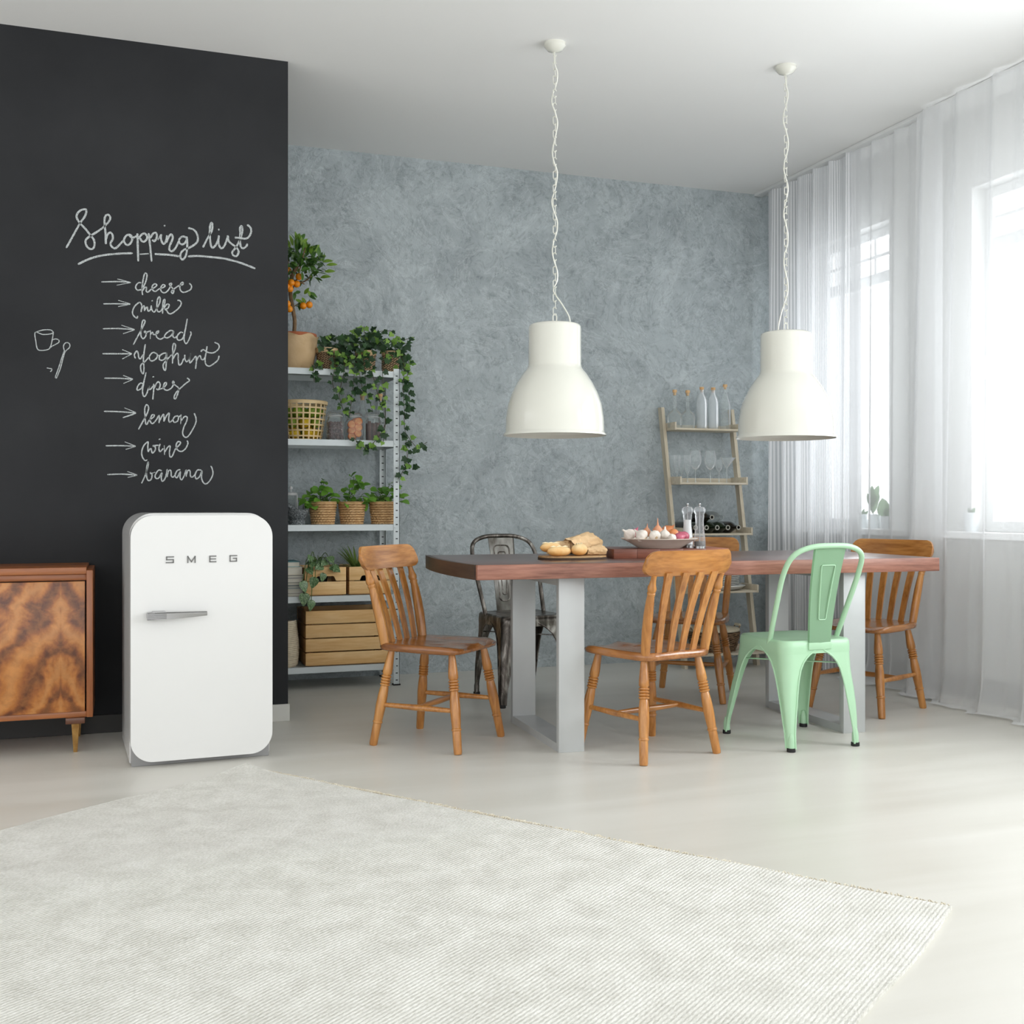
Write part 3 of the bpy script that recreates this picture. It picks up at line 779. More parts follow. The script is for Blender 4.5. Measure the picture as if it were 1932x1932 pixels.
# ================================================================== WOODEN CHAIRS
CW = (rgb(130, 78, 30), rgb(180, 117, 53), rgb(212, 153, 84))
MAT_CHX = wood('honey_beech_rail', *CW, 0, 8, rough=0.28, coat=0.4)
MAT_CHY = wood('honey_beech_seat', rgb(104, 58, 26), rgb(150, 92, 44), rgb(184, 124, 66), 1, 8, rough=0.22, coat=0.5)
MAT_CHZ = wood('honey_beech_leg', *CW, 2, 8, rough=0.3, coat=0.4)
def wooden_chair():
    t = thing('wooden_chair', 'x', 'chair', group='honey-coloured wooden kitchen chairs')
    ZS = 0.435
    # saddle seat
    def rad(a):
        c, s = math.cos(a), math.sin(a)
        hw = 0.205 - 0.028 * (0 if s > 0 else -s)
        e = 8.0
        return 1 / ((abs(c) / hw) ** e + (abs(s) / 0.205) ** e) ** (1 / e)
    n = 56; bm = BM()
    def dish(x, y):
        d = 0.016 * math.exp(-((abs(x) - 0.085) / 0.065) ** 2 - ((y - 0.03) / 0.17) ** 2)
        d += 0.012 * max(0, (y - 0.12) / 0.085) ** 2 * (1 - math.exp(-(x / 0.03) ** 2))
        return d
    rings = []
    for sc, z, dz in ((0.90, ZS - 0.036, 0), (0.985, ZS - 0.030, 0), (1.0, ZS - 0.018, 0), (0.985, ZS - 0.005, 1), (0.95, ZS, 1), (0.85, ZS, 1), (0.7, ZS, 1), (0.5, ZS, 1), (0.28, ZS, 1)):
        ring = []
        for k in range(n):
            a = 2 * PI * k / n; r_ = rad(a) * sc
            x, y = r_ * math.cos(a), r_ * math.sin(a)
            ring.append(bm.verts.new((x, y, z - (dish(x, y) if dz else 0))))
        rings.append(ring)
    for a, b_ in zip(rings, rings[1:]):
        for k in range(n): bm.faces.new((a[k], a[(k + 1) % n], b_[(k + 1) % n], b_[k]))
    bm.faces.new(rings[0][::-1]); bm.faces.new(rings[-1])
    obj('seat', bm, MAT_CHY, t, angle=60)
    LEG = [(0.0155, 0.0), (0.0175, 0.02), (0.0185, 0.20), (0.0182, 0.225), (0.0212, 0.235), (0.0212, 0.245), (0.0186, 0.255), (0.0205, 0.33), (0.0222, 0.42),
           (0.0208, 0.53), (0.0178, 0.60), (0.0162, 0.612), (0.0218, 0.622), (0.0218, 0.632), (0.0162, 0.640), (0.0218, 0.650), (0.0218, 0.660), (0.0162, 0.668),
           (0.0218, 0.678), (0.0218, 0.688), (0.0162, 0.696), (0.0218, 0.706), (0.0218, 0.716), (0.0166, 0.724), (0.0212, 0.745), (0.0205, 0.80), (0.0165, 0.90), (0.0130, 1.0)]
    def along(a, b_, prof, n=14):
        a, b_ = Vector(a), Vector(b_); z = (b_ - a); L = z.length; z.normalize()
        x = Vector((0, 1, 0)).cross(z); x.normalize(); y = z.cross(x)
        m = T(*a) @ Matrix(((x.x, y.x, z.x, 0), (x.y, y.y, z.y, 0), (x.z, y.z, z.z, 0), (0, 0, 0, 1)))
        bm = BM(); add_lathe(bm, [(r_, q * L) for r_, q in prof], n, m, True, True)
        return bm
    ft = {}
    for sx in (-1, 1):
        for sy in (-1, 1):
            a = Vector((sx * (0.200 if sy > 0 else 0.196), sy * 0.206, 0)); b_ = Vector((sx * 0.142, sy * 0.145, ZS - 0.026))
            obj('leg', along(a, b_, LEG), MAT_CHZ, t, angle=30); ft[sx, sy] = (a, b_)
    def on(sx, sy, q): return ft[sx, sy][0].lerp(ft[sx, sy][1], q)
    ST = [(0.009, 0), (0.0105, 0.15), (0.0135, 0.5), (0.0105, 0.85), (0.009, 1)]
    mids = []
    for sx in (-1, 1):
        a, b_ = on(sx, -1, 0.42), on(sx, 1, 0.42)
        obj('stretcher', along(a, b_, ST, 10), MAT_CHX, t); mids.append((a + b_) / 2)
    bm = BM(); add_tube(bm, [mids[0].lerp(mids[1], q) for q in (0, 0.2, 0.5, 0.8, 1)], [0.009, 0.011, 0.0135, 0.011, 0.009], 10)
    obj('stretcher', bm, MAT_CHX, t)
    # back: posts, slats, curved top rail
    def back_y(z):
        q = (z - ZS) / 0.40
        return -0.172 - 0.090 * q - 0.015 * q * q + 0.006 * math.sin(PI * min(1, q / 0.8))
    def plan(x): return -0.030 * (1 - (x / 0.225) ** 2)
    for sx in (-1, 1):
        pts, rs = [], []
        prof = [(0, 0.0205), (0.1, 0.0215), (0.3, 0.0225), (0.5, 0.0215), (0.66, 0.019), (0.735, 0.0165), (0.755, 0.016), (0.765, 0.0185), (0.785, 0.0185), (0.795, 0.0155), (0.815, 0.0195), (0.85, 0.0200), (0.89, 0.0150), (0.95, 0.0115), (1.0, 0.0125)]
        for q, r_ in prof:
            z = ZS - 0.008 + q * 0.318
            x = sx * (0.158 + 0.022 * q)
            pts.append((x, back_y(z), z)); rs.append(r_)
        bm = BM(); add_tube(bm, pts, rs, 12, sx=1.0, sy=0.85)
        obj('back_post', bm, MAT_CHZ, t, angle=40)
    for k in range(4):
        f = (k - 1.5) / 1.5
        bm = BM(); prev = None
        hw, th = 0.0155, 0.006
        secs = []
        for i in range(9):
            q = i / 8; z = ZS - 0.006 + q * 0.325
            x = f * (0.092 + 0.028 * q)
            y = back_y(z) - 0.002 - 0.026 * q * (1 - f * f * 0.42)
            w_ = hw * (0.85 + 0.25 * q)
            secs.append([bm.verts.new((x + a * w_, y + c * th, z)) for a, c in ((-1, -1), (1, -1), (1, 1), (-1, 1))])
        for a, b_ in zip(secs, secs[1:]):
            for j in range(4): bm.faces.new((a[j], a[(j + 1) % 4], b_[(j + 1) % 4], b_[j]))
        bm.faces.new(secs[0][::-1]); bm.faces.new(secs[-1])
        obj('slat', bm, MAT_CHZ, t, angle=50)
    bm = BM(); nx = 26; secs = []
    hl = 0.225
    xs_r = [-hl + 0.046 * (1 - math.cos(PI / 2 * k / 9)) for k in range(9)]
    xs_r = xs_r + [-hl + 0.046 + (2 * hl - 0.092) * k / 14 for k in range(15)] + [-x for x in xs_r[::-1]]
    for x in xs_r:
        e = max(0, (abs(x) - (hl - 0.046)) / 0.046)
        zt = 0.842 - 0.044 * (1 - math.sqrt(max(0, 1 - e * e)))
        zb = 0.742 + 0.032 * (1 - math.sqrt(max(0, 1 - e * e)))
        y = plan(x) - 0.002
        sec = []
        zm = (zt + zb) / 2
        for zz, dy in ((zb, -0.009), (zm, -0.015), (zt, -0.006), (zt, 0.006), (zm, 0.010), (zb, 0.010)):
            sec.append(bm.verts.new((x, y + back_y(zz) + 0.028 + dy - 0.010, zz)))
        secs.append(sec)
    for a, b_ in zip(secs, secs[1:]):
        for j in range(6): bm.faces.new((a[j], a[(j + 1) % 6], b_[(j + 1) % 6], b_[j]))
    bm.faces.new(secs[0][::-1]); bm.faces.new(secs[-1])
    obj('top_rail', bm, MAT_CHX, t, angle=50)
    return t
def facing(deg): return math.radians(deg - 90)
chA = wooden_chair()
chA.location = (1.291, 4.629, 0); chA.rotation_euler = (0, 0, facing(-45))
GC = 'honey-coloured wooden kitchen chairs'
chA['label'] = 'wooden slat-back chair at the left end of the table, beside the metal shelf'
dup(chA, (2.067, 4.167, 0), facing(104), 'wooden slat-back chair in front of the table with its back to the viewer', GC)
dup(chA, (2.875, 5.28, 0), facing(232), 'wooden slat-back chair behind the table in front of the ladder shelf', GC)
dup(chA, (3.532, 4.664, 0), facing(203), 'wooden slat-back chair at the right end of the table by the curtains', GC)

# ================================================================== METAL CHAIRS
def gunmetal():
    m, nt, b, N, L = nodes('worn_gunmetal')
    f = noise(nt, coords(nt, (1, 1, 0.3)), 22, 5, 0.65, 0.6)
    L.new(ramp(nt, f, [(0.35, rgb(56, 52, 48)), (0.52, rgb(110, 104, 98)), (0.70, rgb(186, 182, 176))]), b.inputs['Base Color'])
    b.inputs['Metallic'].default_value = 0.9; b.inputs['Roughness'].default_value = 0.32
    return m
MAT_GUN = gunmetal()
MAT_BACKSTEEL = plain('polished_worn_steel', rgb(196, 194, 188), 0.3, 0.8, rgb(120, 114, 106), 18, (1, 1, 0.4))
MAT_MINT = plain('mint_green_powder_coat', rgb(172, 212, 176), 0.38, 0, rgb(178, 216, 181), 3)
MAT_RUBBER = plain('black_rubber', rgb(24, 24, 24), 0.7)
def metal_chair(mat, label, name, style):
    t = thing(name, label, 'chair')
    ZS = 0.452
    n = 10
    def ring(bm, w, h, r_, z, dz=None):
        pts = rrect(w, h, r_, n)
        return [bm.verts.new((x, y, z + (dz(x, y) if dz else 0))) for x, y in pts]
    bm = BM()
    dd = lambda x, y: -0.006 * math.exp(-((x / 0.12) ** 2 + (y / 0.12) ** 2))
    rs = [ring(bm, 0.362, 0.362, 0.052, ZS - 0.055), ring(bm, 0.362, 0.362, 0.052, ZS - 0.030), ring(bm, 0.358, 0.358, 0.052, ZS - 0.010), ring(bm, 0.346, 0.346, 0.05, ZS - 0.001), ring(bm, 0.325, 0.325, 0.045, ZS), ring(bm, 0.30, 0.30, 0.04, ZS - 0.002, dd), ring(bm, 0.2, 0.2, 0.03, ZS - 0.003, dd), ring(bm, 0.08, 0.08, 0.02, ZS - 0.004, dd)]
    for a, b_ in zip(rs, rs[1:]):
        for k in range(len(a)): bm.faces.new((a[k], a[(k + 1) % len(a)], b_[(k + 1) % len(a)], b_[k]))
    bm.faces.new(rs[-1])
    obj('seat', bm, mat, t, angle=60)
    for sx in (-1, 1):
        for sy in (-1, 1):
            fx, fy = (0.205, 0.212) if sy > 0 else (0.162, 0.208)
            bm = BM(); secs = []; rims = ([], [])
            prof = [(0.415, 0.166), (0.405, 0.150), (0.395, 0.132), (0.38, 0.112), (0.36, 0.094), (0.33, 0.078), (0.29, 0.066), (0.24, 0.056), (0.18, 0.046), (0.12, 0.037), (0.075, 0.030), (0.05, 0.029), (0.012, 0.028)]
            for z, w_ in prof:
                q = 1 - z / 0.415
                cx, cy = sx * (0.179 + (fx + 0.0145 - 0.179) * q), sy * (0.179 + (fy + 0.0145 - 0.179) * q)
                r_ = min(0.050, w_ * 0.75)
                P = [(w_, 0), (r_, 0)] + [(r_ - r_ * math.sin(PI / 2 * k / 6), r_ - r_ * math.cos(PI / 2 * k / 6)) for k in range(1, 6)] + [(0, r_), (0, w_)]
                bul = 0.005 * math.sin(PI * min(1, max(0, (0.33 - z) / 0.28))) 
                sec = []
                for j, (a_, b2) in enumerate(P):
                    k_ = bul if 2 <= j <= len(P) - 3 else 0
                    sec.append(bm.verts.new((cx - sx * (a_ - k_), cy - sy * (b2 - k_), z)))
                secs.append(sec); rims[0].append(sec[0].co.copy()); rims[1].append(sec[-1].co.copy())
            for a, b_ in zip(secs, secs[1:]):
                for j in range(len(a) - 1): bm.faces.new((a[j], a[j + 1], b_[j + 1], b_[j]))
            bmesh.ops.recalc_face_normals(bm, faces=bm.faces)
            bmesh.ops.solidify(bm, geom=bm.faces[:], thickness=0.0025)
            lg = obj('leg', bm, mat, t, angle=60)
            bm = BM()
            for rim in rims: add_tube(bm, rim, 0.0042, 6)
            obj('rolled_edge', bm, mat, lg)
            bm = BM(); q = 1.0
            add_lathe(bm, [(0.0175, 0.0), (0.0180, 0.003), (0.0180, 0.014), (0.0165, 0.016), (0, 0.016)], 16, T(sx * fx, sy * fy, 0), True)
            obj('rubber_foot', bm, MAT_RUBBER, lg)
            bm = BM(); add_lathe(bm, [(0.0142, 0.014), (0.0142, 0.05), (0.008, 0.075)], 14, T(sx * fx, sy * fy, 0), True, True)
            obj('ferrule', bm, mat, lg)
    for s in (-1, 1):
        bm = BM(); add_bar(bm, (0.166 * s, 0.166, 0.342), (-0.156 * s, -0.164, 0.346), 0.014, 0.005, bevel=0.001)
        obj('brace', bm, mat, t)
    pts = crom([(-0.168, -0.055, 0.415), (-0.172, -0.075, 0.46), (-0.183, -0.135, 0.60), (-0.190, -0.195, 0.735), (-0.170, -0.237, 0.812), (-0.10, -0.258, 0.846), (0, -0.262, 0.852),
                (0.10, -0.258, 0.846), (0.170, -0.237, 0.812), (0.190, -0.195, 0.735), (0.183, -0.135, 0.60), (0.172, -0.075, 0.46), (0.168, -0.055, 0.415)], 6)
    bm = BM(); add_tube(bm, pts, 0.0115, 10)
    obj('back_hoop', bm, mat, t)
    def sp(z): 
        q = (z - 0.43) / 0.415
        return -0.183 - 0.075 * q + 0.012 * math.sin(PI * q)
    bm = BM(); secs = []
    for i in range(15):
        q = i / 14; z = 0.432 + 0.413 * q; hw = 0.054 + 0.024 * q
        sec = []
        for j, (f, dy) in enumerate(((-1, 0.010), (-0.97, 0.0), (-0.7, -0.001), (0, -0.003), (0.7, -0.001), (0.97, 0.0), (1, 0.010))):
            sec.append(bm.verts.new((f * hw, sp(z) + dy, z)))
        secs.append(sec)
    for a, b_ in zip(secs, secs[1:]):
        for j in range(6): bm.faces.new((a[j], a[j + 1], b_[j + 1], b_[j]))
    bmesh.ops.solidify(bm, geom=bm.faces[:], thickness=0.0025)
    spl = obj('backrest', bm, MAT_BACKSTEEL if style == 'oval' else mat, t, angle=60)
    def emboss(w0, w1, z0, z1, rnd, rad_=0.0028):
        pts = []
        o_ = rrect(2, z1 - z0, rnd, 6, 0, (z0 + z1) / 2) if False else None
        loop = []
        def corner(cx, cz, a0, rx, rz):
            for k in range(7):
                a = a0 + PI / 2 * k / 6; loop.append((cx + rx * math.cos(a), cz + rz * math.sin(a)))
        corner(w0 - rnd, z0 + rnd, -PI / 2, rnd, rnd); corner(w1 - rnd, z1 - rnd, 0, rnd, rnd)
        corner(-w1 + rnd, z1 - rnd, PI / 2, rnd, rnd); corner(-w0 + rnd, z0 + rnd, PI, rnd, rnd)
        loop.append(loop[0])
        for sgn in (-1, 1):
            pts = [(x, sp(z) + sgn * 0.0022 - 0.002, z) for x, z in loop]
            bm = BM(); add_tube(bm, pts, rad_, 6, cap=False)
            obj('embossed_rib', bm, mat, spl)
    if style == 'rect': emboss(0.018, 0.034, 0.54, 0.77, 0.006, 0.0022)
    else: emboss(0.030, 0.046, 0.50, 0.80, 0.024, 0.0038); emboss(0.012, 0.022, 0.535, 0.765, 0.011, 0.0034)
    bm = BM(); add_box(bm, (0, -0.184, 0.428), (0.115, 0.006, 0.03), bevel=0.002)
    obj('flange', bm, mat, spl)
    return t
mc = metal_chair(MAT_MINT, 'mint green metal chair with tall curved back in front of the table', 'metal_chair', 'rect')
mc.location = (2.763, 4.148, 0); mc.rotation_euler = (0, 0, facing(92))
mc2 = metal_chair(MAT_GUN, 'worn gunmetal chair behind the left end of the table', 'metal_chair', 'oval')
mc2.location = (1.985, 5.50, 0); mc2.rotation_euler = (0, 0, facing(-84))

# ================================================================== PENDANT LAMPS
MAT_LAMP = plain('cream_gloss_lacquer', rgb(226, 226, 216), 0.16, coat=0.5)
MAT_BULB = plain('frosted_bulb', rgb(240, 238, 230), 0.4)
def torus_link(L=0.036, Wd=0.016, r_=0.0019):
    bm = BM(); pts = []
    for k in range(25):
        a = 2 * PI * k / 24
        x = Wd / 2 * math.cos(a); z = (L - Wd) / 2 * (1 if math.sin(a) >= 0 else -1) + Wd / 2 * math.sin(a)
        pts.append((x, 0, z))
    add_tube(bm, pts, r_, 5, cap=False)
    return finish(bm, 'chain_link', MAT_LAMP)
LINK = torus_link()
LP = [(0.235, 0), (0.2345, 0.006), (0.2275, 0.013), (0.225, 0.02), (0.2225, 0.08), (0.2135, 0.14), (0.197, 0.19), (0.174, 0.236), (0.149, 0.275), (0.131, 0.298), (0.1235, 0.308), (0.1200, 0.322), (0.1195, 0.49), (0.1165, 0.500), (0.108, 0.505), (0, 0.506)]
def pendant(loc, label, cordside, seed):
    t = thing('pendant_lamp', label, 'lamp', loc, group='cream pendant lamps over the table')
    bm = BM()
    inner = [(max(0, r_ - 0.003), z - (0.003 if r_ < 0.11 else 0)) for r_, z in LP]
    add_lathe(bm, LP, 56); 
    obj('lamp_shade', bm, MAT_LAMP, t, angle=50)
    bm = BM(); add_lathe(bm, [(0.2345, 0.0)] + inner[2:], 56)
    obj('shade_lining', bm, MAT_LAMP, t, angle=50)
    bm = BM(); add_lathe(bm, [(0.022, 0.42), (0.022, 0.33), (0.018, 0.31), (0.03, 0.27), (0.036, 0.235), (0.028, 0.205), (0, 0.195)], 18)
    obj('bulb', bm, MAT_BULB, t)
    zt = CEIL - loc[2]
    nl = int((zt - 0.56) / 0.031)
    bm = BM(); add_tube(bm, [(-0.009, 0, 0.503), (-0.009, 0, 0.545), (0, 0, 0.556), (0.009, 0, 0.545), (0.009, 0, 0.503)], 0.0028, 6)
    obj('chain_hook', bm, MAT_LAMP, t)
    for k in range(nl):
        inst('chain_link', LINK, t, T(0, 0, 0.566 + k * 0.031) @ RZ(PI / 2 * (k % 2)))
    rnd = random.Random(seed); pts = [(cordside * 0.062, -0.03, 0.500), (cordside * 0.058, -0.03, 0.54), (cordside * 0.03, -0.01, 0.60)]
    z = 0.66; k = 0
    while z < zt - 0.05:
        pts.append((0.011 * math.sin(k * 1.25) + rnd.uniform(-0.003, 0.003), 0.011 * math.cos(k * 1.25), z)); z += 0.045; k += 1
    pts.append((0, 0, zt - 0.02))
    bm = BM(); add_tube(bm, crom(pts, 4), 0.0033, 7)
    obj('power_cord', bm, MAT_LAMP, t)
    bm = BM(); add_lathe(bm, [(0.05, zt), (0.05, zt - 0.012), (0.035, zt - 0.03), (0.008, zt - 0.04), (0, zt - 0.04)], 28)
    obj('ceiling_canopy', bm, MAT_LAMP, t)
    return t
pendant((1.858, 4.69, 1.336), 'cream dome pendant lamp over the left half of the table', 1, 1)
pendant((3.0, 4.57, 1.34), 'cream dome pendant lamp over the right half of the table, before the curtain', -1, 2)

# ================================================================== METAL SHELF UNIT
MAT_GALV = plain('pale_galvanised_steel', rgb(198, 206, 207), 0.42, 0.35, rgb(206, 213, 214), 6)
MAT_SLOT = plain('dark_slot', rgb(52, 56, 58), 0.8)
SHX0, SHX1, SHY0, SHY1 = 0.752, 1.482, 6.13, 6.49
SHZ = [0.126, 0.516, 0.911, 1.384, 1.776]
shelf = thing('shelf_unit', 'pale galvanised steel shelving unit of five shelves holding plants and jars', 'shelf', ((SHX0 + SHX1) / 2, (SHY0 + SHY1) / 2, 0))
sw_, sd_ = SHX1 - SHX0, SHY1 - SHY0
for z in SHZ:
    bm = BM(); th = 0.0015
    add_box(bm, (0, 0, z - th / 2), (sw_ - 0.006, sd_ - 0.006, th))
    for s in (-1, 1):
        add_box(bm, (0, s * (sd_ / 2 - 0.0045), z - 0.017), (sw_ - 0.008, 0.002, 0.034))
        add_box(bm, (0, s * (sd_ / 2 - 0.011), z - 0.0335), (sw_ - 0.008, 0.013, 0.0015))
        add_box(bm, (s * (sw_ / 2 - 0.0045), 0, z - 0.017), (0.002, sd_ - 0.012, 0.034))
    obj('shelf_board', bm, MAT_GALV, shelf, smooth=False)
for sx in (-1, 1):
    for sy in (-1, 1):
        bm = BM(); hp = 1.785
        add_box(bm, (sx * (sw_ / 2 - 0.016), sy * (sd_ / 2 - 0.001), hp / 2 + 0.006), (0.034, 0.002, hp))
        add_box(bm, (sx * (sw_ / 2 - 0.001 + 0.001), sy * (sd_ / 2 - 0.016), hp / 2 + 0.006), (0.002, 0.032, hp))
        po = obj('post', bm, MAT_GALV, shelf, smooth=False)
        bm = BM()
        k = 0
        while 0.03 + k * 0.04 < 1.77:
            zz = 0.03 + k * 0.04; k += 1
            for side in (-1, 1):
                add_box(bm, (sx * (sw_ / 2 - 0.015), sy * (sd_ / 2 - 0.001) + side * 0.0011, zz), (0.012, 0.0008, 0.006))
            add_box(bm, (sx * (sw_ / 2) + 0.0011 * sx, sy * (sd_ / 2 - 0.017), zz), (0.0008, 0.012, 0.006))
        obj('slot_row', bm, MAT_SLOT, po, smooth=False)
        bm = BM(); add_box(bm, (sx * (sw_ / 2 - 0.014), sy * (sd_ / 2 - 0.014), 0.004), (0.042, 0.036, 0.008), bevel=0.002)
        obj('rubber_foot', bm, MAT_RUBBER, po)
        for z in SHZ:
            bm = BM(); add_lathe(bm, [(0.006, 0), (0.006, 0.003), (0.003, 0.004), (0, 0.004)], 6, T(sx * (sw_ / 2 - 0.024), sy * sd_ / 2, z - 0.017) @ RX(PI / 2 * (1 if sy < 0 else -1)))
            obj('bolt', bm, MAT_GALV, po)

# ------------------------------------------------------------------ leaves
def leaf_mesh(name, outline, mat, fold=0.18, curl=0.25):
    # outline: right half-contour (x, y) from base y=0 to tip y=1; mirrored, folded on the midrib
    bm = BM()
    def zz(x, y): return fold * abs(x) - curl * y * y
    mid = [bm.verts.new((0, y, zz(0, y))) for _, y in outline]
    rt = [bm.verts.new((x, y, zz(x, y))) if x > 1e-4 else None for x, y in outline]
    lf = [bm.verts.new((-x, y, zz(x, y))) if x > 1e-4 else None for x, y in outline]
    for i in range(len(outline) - 1):
        for sd, rev in ((rt, 0), (lf, 1)):
            vs_ = [v for v in (mid[i], sd[i], sd[i + 1], mid[i + 1]) if v is not None]
            if len(vs_) >= 3: bm.faces.new(vs_[::-1] if rev else vs_)
    return finish(bm, name, mat, angle=180)
IVY_O = [(0, 0), (0.16, -0.02), (0.42, -0.10), (0.50, 0.10), (0.40, 0.26), (0.56, 0.36), (0.52, 0.52), (0.30, 0.58), (0.16, 0.80), (0, 1.0)]
OVAL = [(0, 0), (0.10, 0.06), (0.25, 0.22), (0.31, 0.42), (0.28, 0.62), (0.17, 0.84), (0, 1.0)]
SLIM = [(0, 0), (0.09, 0.10), (0.20, 0.35), (0.20, 0.55), (0.12, 0.82), (0, 1.0)]
HEART = [(0, 0), (0.16, -0.06), (0.36, 0.05), (0.44, 0.25), (0.38, 0.48), (0.22, 0.75), (0, 1.0)]
def lm(p, d, n_, s, wx=1.0):
    y = Vector(d).normalized(); z = Vector(n_); z = (z - y * z.dot(y))
    if z.length < 1e-3: z = Vector((0.3, -0.9, 0.2)); z = z - y * z.dot(y)
    z.normalize(); x = y.cross(z)
    return T(*p) @ Matrix(((x.x, y.x, z.x, 0), (x.y, y.y, z.y, 0), (x.z, y.z, z.z, 0), (0, 0, 0, 1))) @ SC(s * wx, s, s)
LF_CITRUS = [leaf_mesh('leaf', SLIM, leafmat('citrus_leaf_dark', rgb(40, 74, 32), rgb(86, 128, 52), 0.3)), leaf_mesh('leaf', SLIM, leafmat('citrus_leaf_light', rgb(84, 124, 40), rgb(140, 176, 70), 0.35))]
LF_IVY = [leaf_mesh('leaf', IVY_O, leafmat('ivy_leaf_dark', rgb(30, 56, 34), rgb(66, 98, 60), 0.4)), leaf_mesh('leaf', IVY_O, leafmat('ivy_leaf_young', rgb(92, 136, 52), rgb(150, 190, 88), 0.45))]
LF_BASIL = [leaf_mesh('leaf', OVAL, leafmat('basil_leaf', rgb(66, 120, 36), rgb(138, 190, 76), 0.35), 0.25, 0.35)]
def var_mat():
    m, nt, b, N, L = nodes('variegated_pothos_leaf')
    f = noise(nt, coords(nt, (1, 1, 1)), 9, 4, 0.7, 0.5)
    L.new(ramp(nt, f, [(0.42, rgb(62, 92, 54)), (0.56, rgb(110, 142, 92)), (0.68, rgb(196, 208, 170))]), b.inputs['Base Color'])
    b.inputs['Roughness'].default_value = 0.35
    return m
LF_POTHOS = [leaf_mesh('leaf', HEART, var_mat(), 0.15, 0.22)]
MAT_STEM = plain('green_stem', rgb(86, 112, 52), 0.6)
MAT_VINE = plain('brown_vine', rgb(74, 66, 44), 0.7)
MAT_BARK = plain('pale_bark', rgb(142, 116, 84), 0.8, 0, rgb(112, 88, 62), 40, bump=0.2, bscale=60)
MAT_SOIL = plain('dark_soil', rgb(48, 36, 28), 0.95, bump=0.5, bscale=80)
MAT_PAPER = plain('kraft_paper', rgb(216, 186, 144), 0.75, 0, rgb(200, 168, 124), 8, bump=0.5, bscale=14)
MAT_TERRA = plain('terracotta', rgb(188, 110, 72), 0.8, 0, rgb(172, 98, 62), 10)
MAT_ORANGE = plain('orange_peel', rgb(240, 152, 22), 0.4, 0, rgb(232, 136, 12), 8, bump=0.1, bscale=150)
def rv(rnd, s=1.0): return Vector((rnd.gauss(0, s), rnd.gauss(0, s), rnd.gauss(0, s)))
def local(o): return o.matrix_world if False else T(*o.location)

# orange tree
rnd = random.Random(11)
yy = 6.29; pb = at_y(557, 690, yy); pb.z = SHZ[4]
t = thing('potted_orange_tree', 'small orange tree with ripe fruit in a paper-wrapped terracotta pot', 'potted plant', pb)
bm = BM(); add_lathe(bm, [(0.085, 0.0), (0.112, 0.155), (0.118, 0.165), (0.120, 0.205), (0.110, 0.206), (0.106, 0.185), (0, 0.182)], 32, None, True)
pot = obj('pot', bm, MAT_TERRA, t)
bm = BM(); add_lathe(bm, [(0.104, 0.184), (0, 0.187)], 24); obj('soil', bm, MAT_SOIL, pot)
bm = BM(); nn = 44; rings = []
for z, r_ in ((0.001, 0.094), (0.03, 0.100), (0.07, 0.109), (0.11, 0.118), (0.15, 0.122), (0.18, 0.124), (0.192, 0.127)):
    rings.append([bm.verts.new(((r_ + 0.005 * math.sin(3 * k + z * 40) * rnd.random()) * math.cos(2 * PI * k / nn), (r_ + 0.005 * math.sin(5 * k + z * 60) * rnd.random()) * math.sin(2 * PI * k / nn), z + (0.008 * math.sin(k * 0.9) if z > 0.17 else 0))) for k in range(nn)])
for a, b_ in zip(rings, rings[1:]):
    for k in range(nn): bm.faces.new((a[k], a[(k + 1) % nn], b_[(k + 1) % nn], b_[k]))
obj('paper_wrap', bm, MAT_PAPER, t, angle=25)
def P(u, v, y=yy): return at_y(u, v, y) - pb
tr = [P(555, 628), P(556, 605), P(552, 580), P(548, 555), P(549, 530), P(558, 505)]
bm = BM(); add_tube(bm, crom(tr, 4), 0.011, 10)
for q in range(9):
    a = tr[3] if q % 2 else tr[4]
    e = P(555 + rnd.uniform(-45, 50), 505 + rnd.uniform(-40, 35)) + Vector((0, rnd.uniform(-0.12, 0.10), 0))
    add_tube(bm, crom([a, (a + e) / 2 + rv(rnd, 0.012), e], 4), 0.0035, 6)
add_tube(bm, crom([tr[2], P(565, 572), P(578, 568)], 4), 0.003, 6)
obj('trunk', bm, MAT_BARK, t)
cc = P(556, 500)
for k in range(280):
    d = rv(rnd); d.normalize(); d.z = d.z * 0.9 + 0.1
    rr = 0.55 + 0.45 * rnd.random()
    p = cc + Vector((d.x * 0.165, d.y * 0.125, d.z * 0.140)) * rr
    if p.z < cc.z - 0.02 and rnd.random() < 0.5: p.z = cc.z + rnd.random() * 0.1
    dd = (d + rv(rnd, 0.6) + Vector((0, 0, 0.25))).normalized()
    young = d.z > 0.35 and rnd.random() < 0.6
    inst('leaf', LF_CITRUS[1 if young else 0], t, lm(p, dd, rv(rnd, 0.6) + Vector((0.3, -0.6, 0.7)), rnd.uniform(0.042, 0.066)))
for u, v in ((560, 450), (552, 456), (568, 458), (547, 462), (616, 492), (608, 486), (596, 478), (612, 505), (604, 516)):
    inst('leaf', LF_CITRUS[1], t, lm(P(u, v + 8), Vector(((u - 565) / 90, -0.3, 0.8 if v < 470 else 0.1)), (0.3, -0.8, 0.4), 0.062))
for u, v in ((556, 556), (567, 555), (574, 560), (580, 552), (585, 556), (564, 575), (560, 584), (570, 566), (582, 562), (557, 570)):
    inst('leaf', LF_CITRUS[rnd.random() < 0.4], t, lm(P(u, v - 5, yy - 0.02), Vector((rnd.uniform(-0.5, 0.7), -0.3, rnd.uniform(-0.9, 0.2))), (0.1, -1, 0.3), 0.05))
